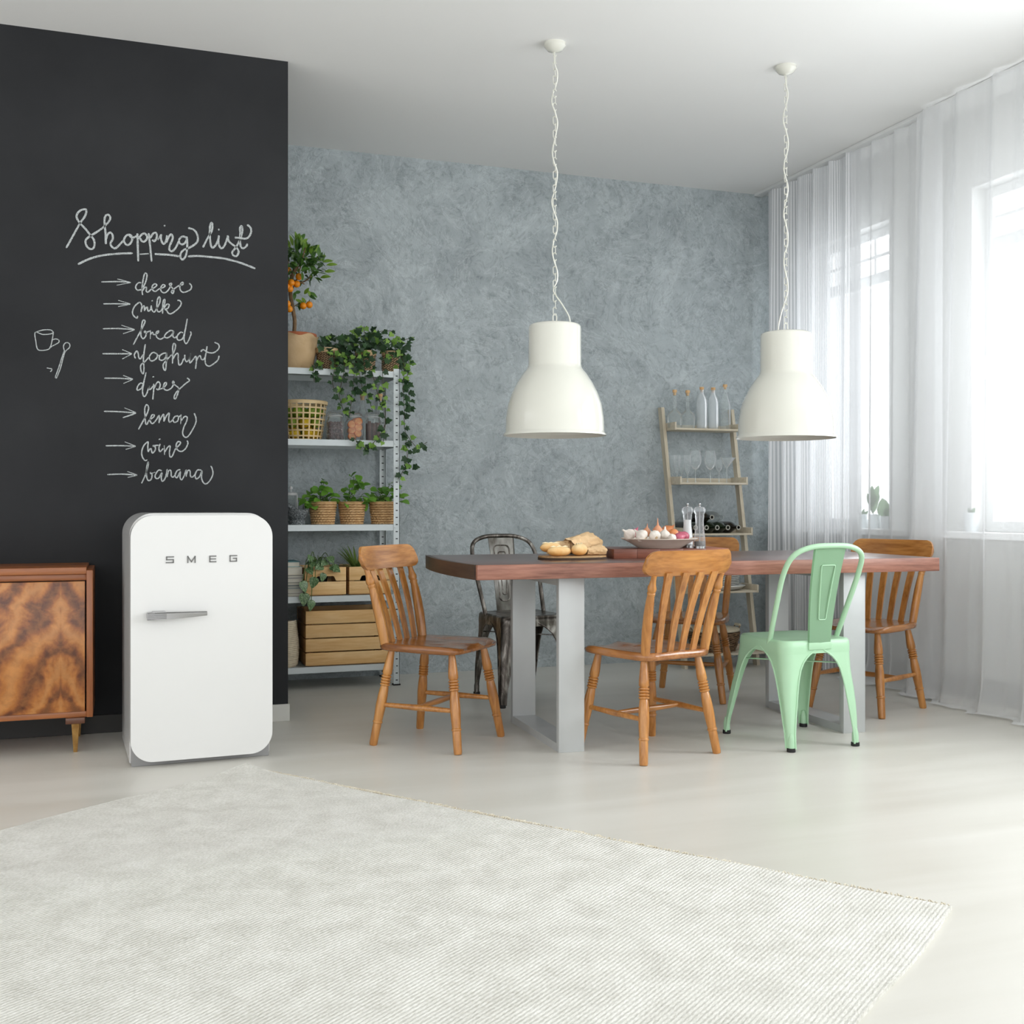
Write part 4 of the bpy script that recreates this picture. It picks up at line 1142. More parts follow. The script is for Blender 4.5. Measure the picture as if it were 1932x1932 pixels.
for u, v in ((543, 510), (564, 522), (549.5, 533), (560, 536), (541, 541), (547, 545), (572, 577), (583.5, 575), (546, 583), (542, 573)):
    bm = BM(); c = P(u, v, yy - 0.05 - 0.02 * rnd.random()); add_sphere(bm, c, 0.0195, n=14, m=9)
    oo = obj('orange', bm, MAT_ORANGE, t, angle=180)
    bm = BM(); add_tube(bm, [c + Vector((0, 0, 0.018)), c + Vector((0.003, 0.01, 0.03))], 0.0022, 6); obj('stalk', bm, MAT_STEM, oo)

# ivy plants in patterned paper bags
def net_mat(name, c1, c2, sc):
    m, nt, b, N, L = nodes(name)
    br = N.new('ShaderNodeTexBrick'); br.inputs['Scale'].default_value = sc; br.inputs['Mortar Size'].default_value = 0.045
    br.inputs['Color1'].default_value = c1; br.inputs['Color2'].default_value = c1; br.inputs['Mortar'].default_value = c2
    tc = N.new('ShaderNodeTexCoord'); mp = N.new('ShaderNodeMapping'); mp.inputs['Rotation'].default_value = (PI / 2, 0, 0.6)
    L.new(tc.outputs['Object'], mp.inputs[0]); L.new(mp.outputs[0], br.inputs[0]); L.new(br.outputs[0], b.inputs['Base Color'])
    b.inputs['Roughness'].default_value = 0.8
    return m
MAT_NETD = net_mat('brown_patterned_paper', rgb(92, 70, 54), rgb(176, 148, 112), 26)
MAT_NETL = net_mat('beige_patterned_paper', rgb(206, 176, 136), rgb(70, 52, 40), 24)
def ivy(bag_uv, bag_w, bag_h, mat, tilt, label, vines, clump, nclump, seed, ydep=6.25):
    rnd = random.Random(seed)
    b0 = at_y(bag_uv[0], bag_uv[1], ydep); b0.z = SHZ[4]
    t = thing('potted_ivy', label, 'potted plant', b0, group='ivy plants on the top shelf')
    bm = BM(); nn = 28; rings = []
    for z, f in ((0.0, 0.86), (0.25, 0.98), (0.55, 1.02), (0.8, 1.0), (0.84, 1.05), (1.0, 1.08)):
        rings.append([bm.verts.new((bag_w / 2 * f * math.cos(2 * PI * k / nn) * (1 + 0.03 * math.sin(3 * k)) + tilt * z * bag_h, bag_w / 2 * f * math.sin(2 * PI * k / nn), z * bag_h)) for k in range(nn)])
    for a, b_ in zip(rings, rings[1:]):
        for k in range(nn): bm.faces.new((a[k], a[(k + 1) % nn], b_[(k + 1) % nn], b_[k]))
    bm.faces.new(rings[0][::-1])
    bag = obj('bag', bm, mat, t, angle=40)
    bm = BM(); add_lathe(bm, [(bag_w / 2 * 1.085, bag_h * 0.80), (bag_w / 2 * 1.11, bag_h * 0.9), (bag_w / 2 * 1.10, bag_h * 1.02), (bag_w / 2 * 1.05, bag_h * 1.02)], 28, T(tilt * 0.9 * bag_h, 0, 0))
    obj('folded_cuff', bm, MAT_PAPER, bag)
    bm = BM(); add_lathe(bm, [(bag_w / 2, bag_h * 0.9), (0, bag_h * 0.93)], 20, T(tilt * bag_h, 0, 0)); obj('soil', bm, MAT_SOIL, t)
    bm = BM()
    for vine in vines:
        pts = [at_y(u, v, y) - b0 for u, v, y in vine]
        cr = [Vector(p) for p in crom(pts, 8)] if len(pts) > 2 else [pts[0].lerp(pts[1], k / 8) for k in range(9)]
        add_tube(bm, cr, 0.0018, 5)
        acc = 0; last = cr[0]; sd = 1
        for p in cr[1:]:
            acc += (p - last).length; last = p
            if acc > 0.021:
                acc = 0; sd = -sd
                for _ in range(1 + (rnd.random() < 0.45)):
                    d = Vector((sd * rnd.uniform(0.3, 1), rnd.uniform(-0.9, -0.1), rnd.uniform(-0.9, 0.35)))
                    yg = rnd.random() < 0.32
                    inst('leaf', LF_IVY[1 if yg else 0], t, lm(p + d * 0.010, d, Vector((rnd.uniform(-0.5, 0.5), -1, 0.5)), rnd.uniform(0.024, 0.040)))
    obj('vine', bm, MAT_VINE, t)
    for k in range(nclump):
        u, v, ru, rv_ = clump[k % len(clump)]
        a = rnd.uniform(0, 2 * PI); q = math.sqrt(rnd.random())
        p = at_y(u + ru * q * math.cos(a), v + rv_ * q * math.sin(a), ydep + rnd.uniform(-0.12, 0.12)) - b0
        d = Vector((rnd.uniform(-1, 1), rnd.uniform(-1, 0.2), rnd.uniform(-0.8, 0.6)))
        top = math.sin(a) < -0.5
        inst('leaf', LF_IVY[1 if (top and rnd.random() < 0.35) or rnd.random() < 0.08 else 0], t, lm(p, d, Vector((rnd.uniform(-0.5, 0.5), -1, 0.6)), rnd.uniform(0.028, 0.046)))
    return t
FY = 6.10
ivy((620, 692), 0.115, 0.125, MAT_NETD, -0.10, 'trailing ivy in a dark brown patterned paper bag beside the orange tree',
    [[(640, 660, 6.22), (650, 690, FY), (645, 720, FY - 0.01), (640, 745, FY - 0.02), (648, 775, FY - 0.02)], [(610, 680, 6.15), (592, 696, FY), (593, 720, FY - 0.02)],
     [(650, 665, 6.2), (668, 692, FY), (665, 735, FY - 0.02), (660, 785, FY - 0.02)], [(630, 660, 6.2), (632, 692, FY), (627, 715, FY - 0.02), (630, 735, FY - 0.02)]],
    [(628, 645, 30, 14), (650, 668, 18, 26)], 62, 21)
ivy((690, 692), 0.11, 0.12, MAT_NETL, 0.0, 'trailing ivy in the middle paper bag, mostly hidden under its leaves',
    [[(680, 660, 6.22), (688, 692, FY), (690, 735, FY - 0.02), (700, 765, FY - 0.02), (703, 778, FY - 0.02)], [(695, 650, 6.25), (688, 630, 6.25), (687, 615, 6.25)],
     [(670, 665, 6.2), (675, 692, FY), (683, 730, FY - 0.03), (682, 745, FY - 0.03)], [(690, 640, 6.25), (705, 628, 6.22), (735, 624, 6.2), (745, 630, 6.18)],
     [(690, 665, 6.2), (700, 695, FY), (712, 740, FY - 0.03), (722, 775, FY - 0.03)]],
    [(682, 655, 26, 28), (690, 640, 30, 16)], 74, 22)
ivy((736, 692), 0.10, 0.125, MAT_NETL, 0.06, 'ivy in a beige patterned paper bag at the shelf corner, its vine hanging lowest',
    [[(750, 660, 6.18), (763, 690, 6.10), (760, 730, 6.10), (763, 770, 6.10), (763, 800, 6.10), (768, 850, 6.10), (767, 872, 6.10), (758, 893, 6.10), (751, 904, 6.10)],
     [(752, 655, 6.2), (770, 680, 6.14), (768, 720, 6.14), (772, 750, 6.14), (772, 775, 6.14)], [(764, 815, 6.10), (778, 835, 6.09), (790, 846, 6.08), (800, 838, 6.08), (806, 834, 6.08)],
     [(730, 660, 6.2), (722, 693, FY), (724, 740, FY - 0.02), (727, 790, FY - 0.02), (723, 835, FY - 0.02)], [(735, 645, 6.2), (760, 648, 6.2), (778, 646, 6.2)], [(758, 642, 6.2), (775, 638, 6.2), (783, 636, 6.2)],
     [(767, 868, 6.10), (777, 882, 6.1)], [(700, 845, 6.10), (690, 846, 6.10), (676, 836, 6.09), (668, 826, 6.09)], [(727, 800, FY - 0.02), (716, 822, FY - 0.02), (702, 838, FY - 0.02), (694, 846, FY - 0.02)]],
    [(738, 650, 28, 16), (756, 672, 14, 30)], 62, 23)

# ------------------------------------------------------------------ second shelf: citrus basket, jars, bottles
MAT_BAMBOO = plain('blond_bamboo', rgb(242, 216, 168), 0.6, 0, rgb(228, 196, 144), 14)
MAT_LEMON = plain('lemon_peel', rgb(240, 206, 44), 0.45, 0, rgb(232, 190, 26), 8, bump=0.1, bscale=120)
MAT_LIME = plain('lime_peel', rgb(150, 178, 50), 0.45, 0, rgb(120, 156, 40), 8, bump=0.1, bscale=120)
bk = at_y(572, 826, 6.29); bk.z = SHZ[3]
t = thing('fruit_basket', 'round open-weave bamboo basket full of citrus fruit', 'basket', bk)
rb, rt_, hb = 0.100, 0.131, 0.215
def rz(z): return rb + (rt_ - rb) * (z / hb) ** 0.8
nst = 22
bm = BM(); add_lathe(bm, [(rb, 0.0), (rb, 0.006), (0, 0.006)], 30, None, True); obj('base', bm, MAT_BAMBOO, t)
for k in range(nst):
    a = 2 * PI * k / nst; bm = BM(); secs = []
    for i in range(8):
        z = 0.002 + hb * i / 7 * 0.985; r_ = rz(z)
        ca, sa = math.cos(a), math.sin(a)
        secs.append([bm.verts.new((ca * (r_ + dr) - sa * dw_, sa * (r_ + dr) + ca * dw_, z)) for dr, dw_ in ((-0.001, -0.0046), (0.001, -0.0046), (0.001, 0.0046), (-0.001, 0.0046))])
    for A, B in zip(secs, secs[1:]):
        for j in range(4): bm.faces.new((A[j], A[(j + 1) % 4], B[(j + 1) % 4], B[j]))
    obj('upright_strip', bm, MAT_BAMBOO, t, smooth=False)
for k in range(6):
    z = 0.022 + k * 0.0315; bm = BM(); hz = 0.0042
    add_lathe(bm, [(rz(z) + 0.0012, z - hz), (rz(z) + 0.003, z), (rz(z) + 0.0028, z + hz), (rz(z) + 0.0014, z + hz), (rz(z) + 0.0012, z - hz)], 36); obj('hoop_strip', bm, MAT_BAMBOO, t)
bm = BM(); add_lathe(bm, [(rt_ - 0.004, hb - 0.014), (rt_ + 0.005, hb - 0.014), (rt_ + 0.007, hb + 0.002), (rt_ + 0.003, hb + 0.006), (rt_ - 0.005, hb + 0.004), (rt_ - 0.004, hb - 0.014)], 40); obj('rim', bm, MAT_BAMBOO, t)
rnd = random.Random(5)
FRUIT = {}
def fruit_mesh(mat, nm):
    bm = BM(); r_ = 0.031
    add_lathe(bm, [(0, -r_ * 1.22), (r_ * 0.18, -r_ * 1.14), (r_ * 0.5, -r_ * 0.95), (r_ * 0.88, -r_ * 0.5), (r_, 0), (r_ * 0.88, r_ * 0.5), (r_ * 0.5, r_ * 0.95), (r_ * 0.2, r_ * 1.15), (r_ * 0.12, r_ * 1.28), (0, r_ * 1.32)], 16)
    return finish(bm, nm, mat, angle=180)
fl, fi = fruit_mesh(MAT_LEMON, 'lemon'), fruit_mesh(MAT_LIME, 'lime')
lay = [(0.040, 5, 0), (0.098, 6, 1), (0.158, 6, 2)]
for z, nf, lv in lay:
    for k in range(nf + (1 if lv else 0)):
        a = 2 * PI * k / nf + lv * 0.5; rr = (rz(z) - 0.044) if k < nf else 0
        isl = (lv == 0 and k % 5 != 1) or (lv == 1 and k % 2 == 0)
        o = bpy.data.objects.new('lemon' if isl else 'lime', fl if isl else fi); COL.objects.link(o)
        o.location = bk + Vector((rr * math.cos(a), rr * math.sin(a), z)); o.rotation_euler = (rnd.uniform(0.9, 2.0), rnd.uniform(-0.4, 0.4), a + PI / 2 + rnd.uniform(-0.4, 0.4))
        o.scale = (0.96, 0.96, 0.92)
        tag(o, 'yellow lemon inside the bamboo basket' if isl else 'green lime inside the bamboo basket', 'lemon' if isl else 'lime', 'lemons in the bamboo basket' if isl else 'limes in the bamboo basket')

MAT_GLASS = thinglass('clear_glass', (0.95, 0.97, 0.96, 1), 0.04, 0.22, 0.85, 0.12)
MAT_CORK = plain('pale_cork', rgb(236, 198, 148), 0.85, 0, rgb(216, 172, 120), 60)
MAT_DRIEDD = plain('dried_berries', rgb(78, 52, 46), 0.6, 0, rgb(128, 96, 92), 40, bump=0.4, bscale=90)
MAT_SLICE = plain('dried_orange_slice', rgb(220, 128, 54), 0.6, 0, rgb(236, 176, 110), 60)
MAT_SLICERIM = plain('orange_slice_rind', rgb(206, 104, 34), 0.6)
MAT_STICK = plain('dark_cinnamon', rgb(84, 54, 48), 0.7, 0, rgb(112, 76, 66), 30)
MAT_WIRE = plain('steel_wire', rgb(160, 160, 160), 0.35, 0.8)
def jar(u, label):
    p = at_y(u, 828, 6.235); p.z = SHZ[3]
    t = thing('storage_jar', label, 'jar', p)
    bm = BM(); secs = [(0.086, 0.0, 0.02), (0.092, 0.004, 0.022), (0.092, 0.108, 0.022), (0.080, 0.124, 0.038), (0.078, 0.138, 0.0385)]
    rs = []
    for w_, z, r_ in secs: rs.append([bm.verts.new((x, y, z)) for x, y in rrect(w_, w_, r_, 5)])
    for a, b_ in zip(rs, rs[1:]):
        for k in range(len(a)): bm.faces.new((a[k], a[(k + 1) % len(a)], b_[(k + 1) % len(a)], b_[k]))
    bm.faces.new(rs[0][::-1])
    obj('jar_body', bm, MAT_GLASS, t)
    bm = BM(); add_lathe(bm, [(0.040, 0.139), (0.044, 0.141), (0.044, 0.152), (0.034, 0.160), (0, 0.162)], 24); ld = obj('lid', bm, MAT_GLASS, t)
    bm = BM(); add_lathe(bm, [(0.0425, 0.137), (0.0435, 0.1385), (0.0425, 0.140)], 24); obj('seal', bm, MAT_WHITETRIM, ld)
    bm = BM(); add_tube(bm, crom([(-0.044, 0, 0.128), (-0.048, 0, 0.145), (-0.03, 0, 0.166), (0.03, 0, 0.166), (0.048, 0, 0.145), (0.044, 0, 0.128)], 4), 0.0012, 5); obj('clip_wire', bm, MAT_WIRE, t)
    return p
p = jar(632, 'square clip-top glass jar filled with dark dried berries')
bm = BM()
for k in range(230):
    add_sphere(bm, (p.x + rnd.uniform(-0.036, 0.036), p.y + rnd.uniform(-0.036, 0.036), p.z + 0.011 + rnd.random() * 0.092), rnd.uniform(0.006, 0.0085), n=7, m=5)
tag(obj('dried_berries', bm, MAT_DRIEDD, angle=180), 'dark dried berries filling the left square jar', 'dried fruit', kind='stuff')
p = jar(668, 'square clip-top glass jar filled with dried orange slices')
def slice_thing(c, m):
    t = thing('orange_slice', 'dried orange slice inside the middle glass jar', 'orange slice', c, group='dried orange slices in the middle jar')
    t.matrix_world = T(*c) @ m
    bm = BM(); add_lathe(bm, [(0, -0.002), (0.0195, -0.002), (0.0195, 0.002), (0, 0.002)], 16); obj('flesh', bm, MAT_SLICE, t)
    bm = BM(); add_lathe(bm, [(0.0195, -0.0024), (0.0228, -0.002), (0.0228, 0.002), (0.0195, 0.0024)], 16); obj('rind', bm, MAT_SLICERIM, t)
for k in range(6):
    for j in range(3):
        x = (-0.02, 0.019)[k % 2] + rnd.uniform(-0.003, 0.003)
        slice_thing(p + Vector((x * (0.9 if j == 0 else 0.5), -0.034 + j * 0.030, 0.026 + k * 0.0165)), RX(PI / 2 + rnd.uniform(-0.35, 0.35)) @ RY(rnd.uniform(-0.4, 0.4)))
p = jar(704, 'square clip-top glass jar filled with dark cinnamon sticks behind ivy')
for k in range(9):
    bm = BM(); x, y = -0.026 + (k % 3) * 0.026, -0.026 + (k // 3) * 0.026
    add_tube(bm, [(0, 0, 0), (rnd.uniform(-0.004, 0.004), rnd.uniform(-0.004, 0.004), 0.10 + rnd.uniform(-0.012, 0.01))], 0.010, 9)
    o = obj('cinnamon_stick', bm, MAT_STICK, loc=p + Vector((x, y, 0.004)))
    tag(o, 'thick dark cinnamon stick in the right glass jar', 'cinnamon stick', 'cinnamon sticks in the right jar')
def bottle(p, prof, label, name='glass_bottle', cork=None, group=None, mat=None, n=28):
    t = thing(name, label, 'bottle', p, group=group)
    bm = BM(); add_lathe(bm, prof, n, None, True); obj('bottle_body', bm, mat or MAT_GLASS, t)
    if cork:
        bm = BM(); add_lathe(bm, cork, 16, None, True, True); obj('stopper', bm, MAT_CORK, t)
    return t
for u, lb in ((684, 'tall clear glass bottle behind the orange slice jar'), (717, 'tall clear glass bottle with cork behind the cinnamon jar')):
    p = at_y(u, 826, 6.40); p.z = SHZ[3]
    bottle(p, [(0.036, 0), (0.040, 0.006), (0.040, 0.12), (0.034, 0.155), (0.018, 0.20), (0.0125, 0.225), (0.0125, 0.262), (0.015, 0.266), (0.0125, 0.272)], lb, cork=[(0.010, 0.25), (0.0105, 0.272), (0.015, 0.273), (0.015, 0.29)])

# ------------------------------------------------------------------ third shelf: mortar, press, basil
def granite():
    m, nt, b, N, L = nodes('speckled_granite')
    f = noise(nt, coords(nt, (1, 1, 1)), 160, 3, 0.7)
    L.new(ramp(nt, f, [(0.40, rgb(58, 62, 64)), (0.52, rgb(104, 110, 112)), (0.66, rgb(176, 180, 180))]), b.inputs['Base Color']); b.inputs['Roughness'].default_value = 0.6
    return m
MAT_GRANITE = granite()
p = at_y(560, 988, 6.24); p.z = SHZ[2]
t = thing('mortar_and_pestle', 'grey speckled granite mortar with a pestle leaning in it', 'mortar', p)
bm = BM(); add_lathe(bm, [(0.045, 0), (0.048, 0.02), (0.040, 0.028), (0.056, 0.042), (0.066, 0.078), (0.068, 0.084), (0.062, 0.084), (0.05, 0.05), (0, 0.042)], 32, None, True); obj('mortar_bowl', bm, MAT_GRANITE, t)
bm = BM(); add_tube(bm, [(0.012, 0, 0.062), (-0.02, -0.005, 0.085), (-0.075, -0.01, 0.128)], [0.017, 0.015, 0.012], 12); obj('pestle', bm, MAT_GRANITE, t)
p = at_y(549, 988, 6.38); p.z = SHZ[2]
t = thing('coffee_press', 'glass coffee press with a pale frame behind the mortar', 'coffee press', p)
bm = BM(); add_lathe(bm, [(0.030, 0.01), (0.032, 0.015), (0.032, 0.165)], 24, None, True); obj('beaker', bm, MAT_GLASS, t)
bm = BM(); add_lathe(bm, [(0.035, 0.165), (0.035, 0.178), (0.012, 0.184), (0, 0.184)], 24, None, True); lid = obj('lid', bm, MAT_WHITETRIM, t)
bm = BM(); add_tube(bm, [(0, 0, 0.184), (0, 0, 0.20)], 0.003, 6); add_sphere(bm, (0, 0, 0.207), 0.010); obj('plunger_knob', bm, MAT_WHITETRIM, lid)
for s in (-1, 1):
    bm = BM(); add_box(bm, (s * 0.034, 0, 0.085), (0.008, 0.014, 0.17), bevel=0.002); obj('frame_strip', bm, MAT_WHITETRIM, t)
bm = BM(); add_lathe(bm, [(0.036, 0), (0.036, 0.012), (0, 0.012)], 24, None, True); obj('base', bm, MAT_WHITETRIM, t)
bm = BM(); add_tube(bm, crom([(0.036, 0, 0.13), (0.055, -0.004, 0.135), (0.07, -0.005, 0.105), (0.066, -0.005, 0.07)], 5), 0.0022, 6); obj('handle', bm, MAT_WIRE, t)

MAT_WICKER = plain('woven_seagrass', rgb(222, 184, 134), 0.75, 0, rgb(196, 154, 104), 40)
MAT_WICKERD = plain('woven_seagrass_gap', rgb(96, 64, 38), 0.85)
def wicker_pot(t, rb_, rt2, h_, n=26, rows=9):
    bm = BM(); add_lathe(bm, [(rb_ - 0.004, 0), (rt2 - 0.005, h_ - 0.003), (rt2 - 0.012, h_ - 0.003), (0, h_ - 0.014)], 28, None, True)
    obj('liner', bm, MAT_WICKERD, t)
    bm = BM()
    for i in range(rows):
        z = h_ * (i + 0.5) / rows; r_ = rb_ + (rt2 - rb_) * z / h_
        pts = []
        for k in range(n * 2 + 1):
            a = 2 * PI * k / (n * 2); rr = r_ + 0.0022 * (1 if (k + i) % 2 else -1)
            pts.append((rr * math.cos(a), rr * math.sin(a), z + 0.0012 * math.sin(k * 2.1 + i)))
        add_tube(bm, pts, h_ / rows * 0.52, 5, cap=False)
    w_ = obj('weave', bm, MAT_WICKER, t, angle=60); w_['kind'] = 'stuff'
    bm = BM(); pts = [((rt2 + 0.001) * math.cos(2 * PI * k / 36), (rt2 + 0.001) * math.sin(2 * PI * k / 36), h_) for k in range(37)]
    add_tube(bm, pts, 0.0055, 6, cap=False); obj('rim', bm, MAT_WICKER, t)
    bm = BM(); add_lathe(bm, [(rt2 - 0.01, h_ - 0.012), (0, h_ - 0.008)], 24); obj('soil', bm, MAT_SOIL, t)
BAS = [(609, 'bushy basil in the left woven pot beside the mortar', [(598, 918), (590, 926), (582, 934), (586, 945), (596, 935), (606, 930), (612, 908), (613, 918), (606, 912), (620, 935), (616, 927), (594, 952), (602, 943), (612, 942), (622, 944), (588, 955), (578, 942), (600, 924), (608, 922), (626, 938), (590, 938), (584, 950)]),
       (664, 'tall basil in the middle woven pot of three', [(668, 900), (674, 896), (662, 902), (670, 908), (678, 910), (684, 916), (660, 925), (652, 930), (668, 925), (665, 934), (688, 930), (684, 937), (656, 940), (648, 944), (672, 942), (690, 944), (662, 944), (678, 945), (695, 940), (650, 936), (667, 915)]),
       (722, 'basil in the right woven pot behind the shelf post', [(712, 925), (706, 930), (718, 920), (726, 918), (732, 924), (738, 930), (720, 932), (712, 938), (704, 944), (726, 938), (734, 942), (746, 934), (754, 938), (716, 944), (730, 932), (752, 946), (700, 942), (740, 918), (735, 914)])]
for u, lb, lv in BAS:
    rnd = random.Random(u)
    p = at_y(u, 988, 6.27); p.z = SHZ[2]
    t = thing('potted_basil', lb, 'potted plant', p, group='basil plants in woven pots')
    wicker_pot(t, 0.058, 0.073, 0.125)
    bm = BM(); root = Vector((0, 0, 0.115))
    for lu, lv_ in lv:
        for rep in range(2):
            e = at_y(lu + rep * rnd.uniform(-8, 8), lv_ + rep * rnd.uniform(-2, 8), 6.27 + rnd.uniform(-0.07, 0.07) - 0.03 * (1 - rep)) - p
            r0 = root + Vector((rnd.uniform(-0.03, 0.03), rnd.uniform(-0.03, 0.03), 0))
            if rep == 0: add_tube(bm, crom([r0, r0.lerp(e, 0.6) + Vector((0, 0, 0.01)), e], 3), 0.0016, 5)
            d = Vector((e.x * 8 + rnd.uniform(-0.6, 0.6), -0.6 + rnd.uniform(-0.4, 0.4), rnd.uniform(-0.5, 0.5)))
            inst('leaf', LF_BASIL[0], t, lm(e, d, Vector((rnd.uniform(-0.4, 0.4), -0.6, 0.9)), rnd.uniform(0.040, 0.058), 1.25))
    obj('stems', bm, MAT_STEM, t)

# ------------------------------------------------------------------ fourth shelf: books, crates with plants
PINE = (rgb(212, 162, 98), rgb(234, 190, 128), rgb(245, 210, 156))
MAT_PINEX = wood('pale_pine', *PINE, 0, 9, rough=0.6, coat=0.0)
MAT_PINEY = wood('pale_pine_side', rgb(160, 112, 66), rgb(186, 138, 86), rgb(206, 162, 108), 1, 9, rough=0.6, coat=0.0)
MAT_PAGE = plain('book_pages', rgb(226, 222, 208), 0.9, 0, rgb(206, 202, 188), 4, (1, 1, 160))
bc = [rgb(96, 150, 156), rgb(216, 208, 186), rgb(120, 120, 122), rgb(200, 196, 186), rgb(150, 150, 140), rgb(112, 132, 140), rgb(206, 204, 196), rgb(168, 160, 146)]
ords = ['topmost', 'second', 'third', 'fourth', 'fifth', 'sixth', 'seventh', 'lowest']
hts = [0.030, 0.044, 0.018, 0.022, 0.018, 0.016, 0.026, 0.018]
z = SHZ[1]; px_end = at_y(570, 1100, 6.22).x
for k in range(7, -1, -1):
    hh = hts[k]; wdt = 0.165 + 0.01 * ((k * 5) % 4)
    xr = px_end - 0.012 * ((k * 3) % 3) - (0.02 if k == 0 else 0)
    t = thing('book', ('%s book in the low pile at the left of the fourth shelf' % ords[k]) if k not in (0,) else 'topmost book, thin with a teal cover, in the pile beside the plant crate', 'book', (xr - wdt / 2, 6.28, z), random.Random(k).uniform(-0.03, 0.03), 'books piled on the shelf')
    cm = plain('book_cover', bc[k], 0.6)
    bm = BM()
    add_box(bm, (0, 0, 0.0015), (wdt, 0.225, 0.003)); add_box(bm, (0, 0, hh - 0.0015), (wdt, 0.225, 0.003)); add_box(bm, (-wdt / 2 + 0.0015, 0, hh / 2), (0.003, 0.225, hh - 0.006))
    obj('cover', bm, cm, t, smooth=False)
    bm = BM(); add_box(bm, (0, 0, hh / 2), (wdt - 0.010, 0.215, hh - 0.0062)); obj('page_block', bm, MAT_PAGE, t, smooth=False)
    z += hh
def crate(name, label, loc, wx, wy, hs, gap, th, notch=True, solid=False):
    t = thing(name, label, 'crate', loc, group=None)
    z = 0.006
    nsl = len(hs)
    for i, hh in enumerate(hs):
        for sy in (-1, 1):
            bm = BM()
            if notch and i == nsl - 1:
                ol_ = [(-wx / 2, 0), (-0.058, 0), (-0.048, hh * 0.34), (-0.038, hh * 0.36), (0.038, hh * 0.36), (0.048, hh * 0.34), (0.058, 0), (wx / 2, 0), (wx / 2, hh), (-wx / 2, hh)]
                add_prism(bm, [(x, z + y) for x, y in ol_], -th / 2, th / 2, T(0, sy * (wy / 2 - th / 2), 0) @ RX(PI / 2), bevel=0.0012)
            else:
                add_box(bm, (0, sy * (wy / 2 - th / 2), z + hh / 2), (wx, th, hh), bevel=0.0015)
            obj('plank', bm, MAT_PINEX, t)
        for sx in (-1, 1):
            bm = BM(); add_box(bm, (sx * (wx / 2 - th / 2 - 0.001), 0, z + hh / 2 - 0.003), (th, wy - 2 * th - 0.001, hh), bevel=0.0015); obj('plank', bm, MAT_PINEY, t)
        z += hh + gap
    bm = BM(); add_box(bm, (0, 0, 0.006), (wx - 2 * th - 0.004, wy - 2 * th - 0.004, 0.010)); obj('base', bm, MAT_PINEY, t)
    for sx in (-1, 1):
        for sy in (-1, 1):
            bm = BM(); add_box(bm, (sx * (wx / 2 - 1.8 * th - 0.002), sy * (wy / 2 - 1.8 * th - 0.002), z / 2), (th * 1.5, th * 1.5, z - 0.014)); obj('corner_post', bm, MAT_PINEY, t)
    return t
ca = at_y(575, 1120, 6.15); cb_ = at_y(653, 1120, 6.15)
crate('wooden_crate', 'small pine crate with handle slot holding the variegated trailing plant', ((ca.x + cb_.x) / 2, 6.15 + 0.15, SHZ[1]), cb_.x - ca.x, 0.30, [0.072, 0.076], 0.004, 0.011)
p = Vector(((ca.x + cb_.x) / 2 - 0.03, 6.24, SHZ[1] + 0.014))
t = thing('potted_pothos', 'variegated trailing pothos spilling over the left pine crate', 'potted plant', p)
bm = BM(); add_lathe(bm, [(0.045, 0), (0.060, 0.11), (0.063, 0.12), (0.056, 0.12), (0, 0.108)], 24, None, True); obj('pot', bm, MAT_RUBBER, t)
rnd = random.Random(9); bm = BM()
for zu, zv, s in ((340, 440, 1.0), (300, 510, 1.0), (310, 575, 1.1), (430, 480, 1.1), (470, 550, 1.2), (575, 560, 1.35), (640, 585, 1.1), (390, 690, 1.3), (485, 640, 1.0), (240, 735, 1.35), (270, 870, 1.45), (345, 950, 1.2), (550, 450, 1.1), (380, 510, 1.0), (520, 500, 1.0)):
    u, v = 530 + zu / 6.04, 980 + zv / 6.04
    fr = (6.13 if v > 1090 else 6.17) - 0.025
    e = at_y(u, v, fr) - p; r0 = Vector((rnd.uniform(-0.03, 0.03), 0, 0.11))
    top = Vector((e.x * 0.6, (e.y + r0.y) / 2, max(e.z + 0.03, 0.20)))
    add_tube(bm, crom([r0, top, e], 5), 0.0022, 5)
    hang = zv > 600
    d = Vector((rnd.uniform(-0.5, 0.5), -0.25, -1.0)) if hang else Vector((rnd.uniform(-0.8, 0.9), -0.6, rnd.uniform(-0.5, 0.1)))
    inst('leaf', LF_POTHOS[0], t, lm(e + Vector((0, -0.004, 0.012)), d, Vector((rnd.uniform(-0.5, 0.5), -1, 0.45)), 0.048 * s))
obj('stems', bm, MAT_STEM, t)
ca = at_y(659, 1120, 6.15); cb_ = Vector((SHX1 - 0.045, 0, 0))
crate('wooden_crate', 'small pine crate with handle slot holding the spider plant and succulent', ((ca.x + cb_.x) / 2, 6.30, SHZ[1]), cb_.x - ca.x, 0.30, [0.072, 0.076], 0.004, 0.011)
LF_BLADE = leaf_mesh('leaf', [(0, 0), (0.022, 0.1), (0.026, 0.4), (0.018, 0.75), (0, 1.0)], leafmat('spider_plant_blade', rgb(84, 124, 52), rgb(156, 184, 100), 0.4), 0.2, 0.35)
p = Vector((ca.x + 0.075, 6.31, SHZ[1] + 0.014)); t = thing('spider_plant', 'grassy spider plant with thin arching blades in the right pine crate', 'potted plant', p)
bm = BM(); add_lathe(bm, [(0.045, 0), (0.058, 0.11), (0.062, 0.12), (0.055, 0.12), (0, 0.108)], 24, None, True); obj('pot', bm, MAT_RUBBER, t)
rnd = random.Random(4)
for k in range(90):
    a = rnd.uniform(0, 2 * PI); el = rnd.uniform(0.25, 1.3)
    d = Vector((math.cos(a) * math.cos(el), math.sin(a) * math.cos(el), math.sin(el)))
    inst('leaf', LF_BLADE, t, lm((0.02 * math.cos(a), 0.02 * math.sin(a), 0.11), d, Vector((d.x, d.y, 1.4)), rnd.uniform(0.12, 0.20), 1.3))
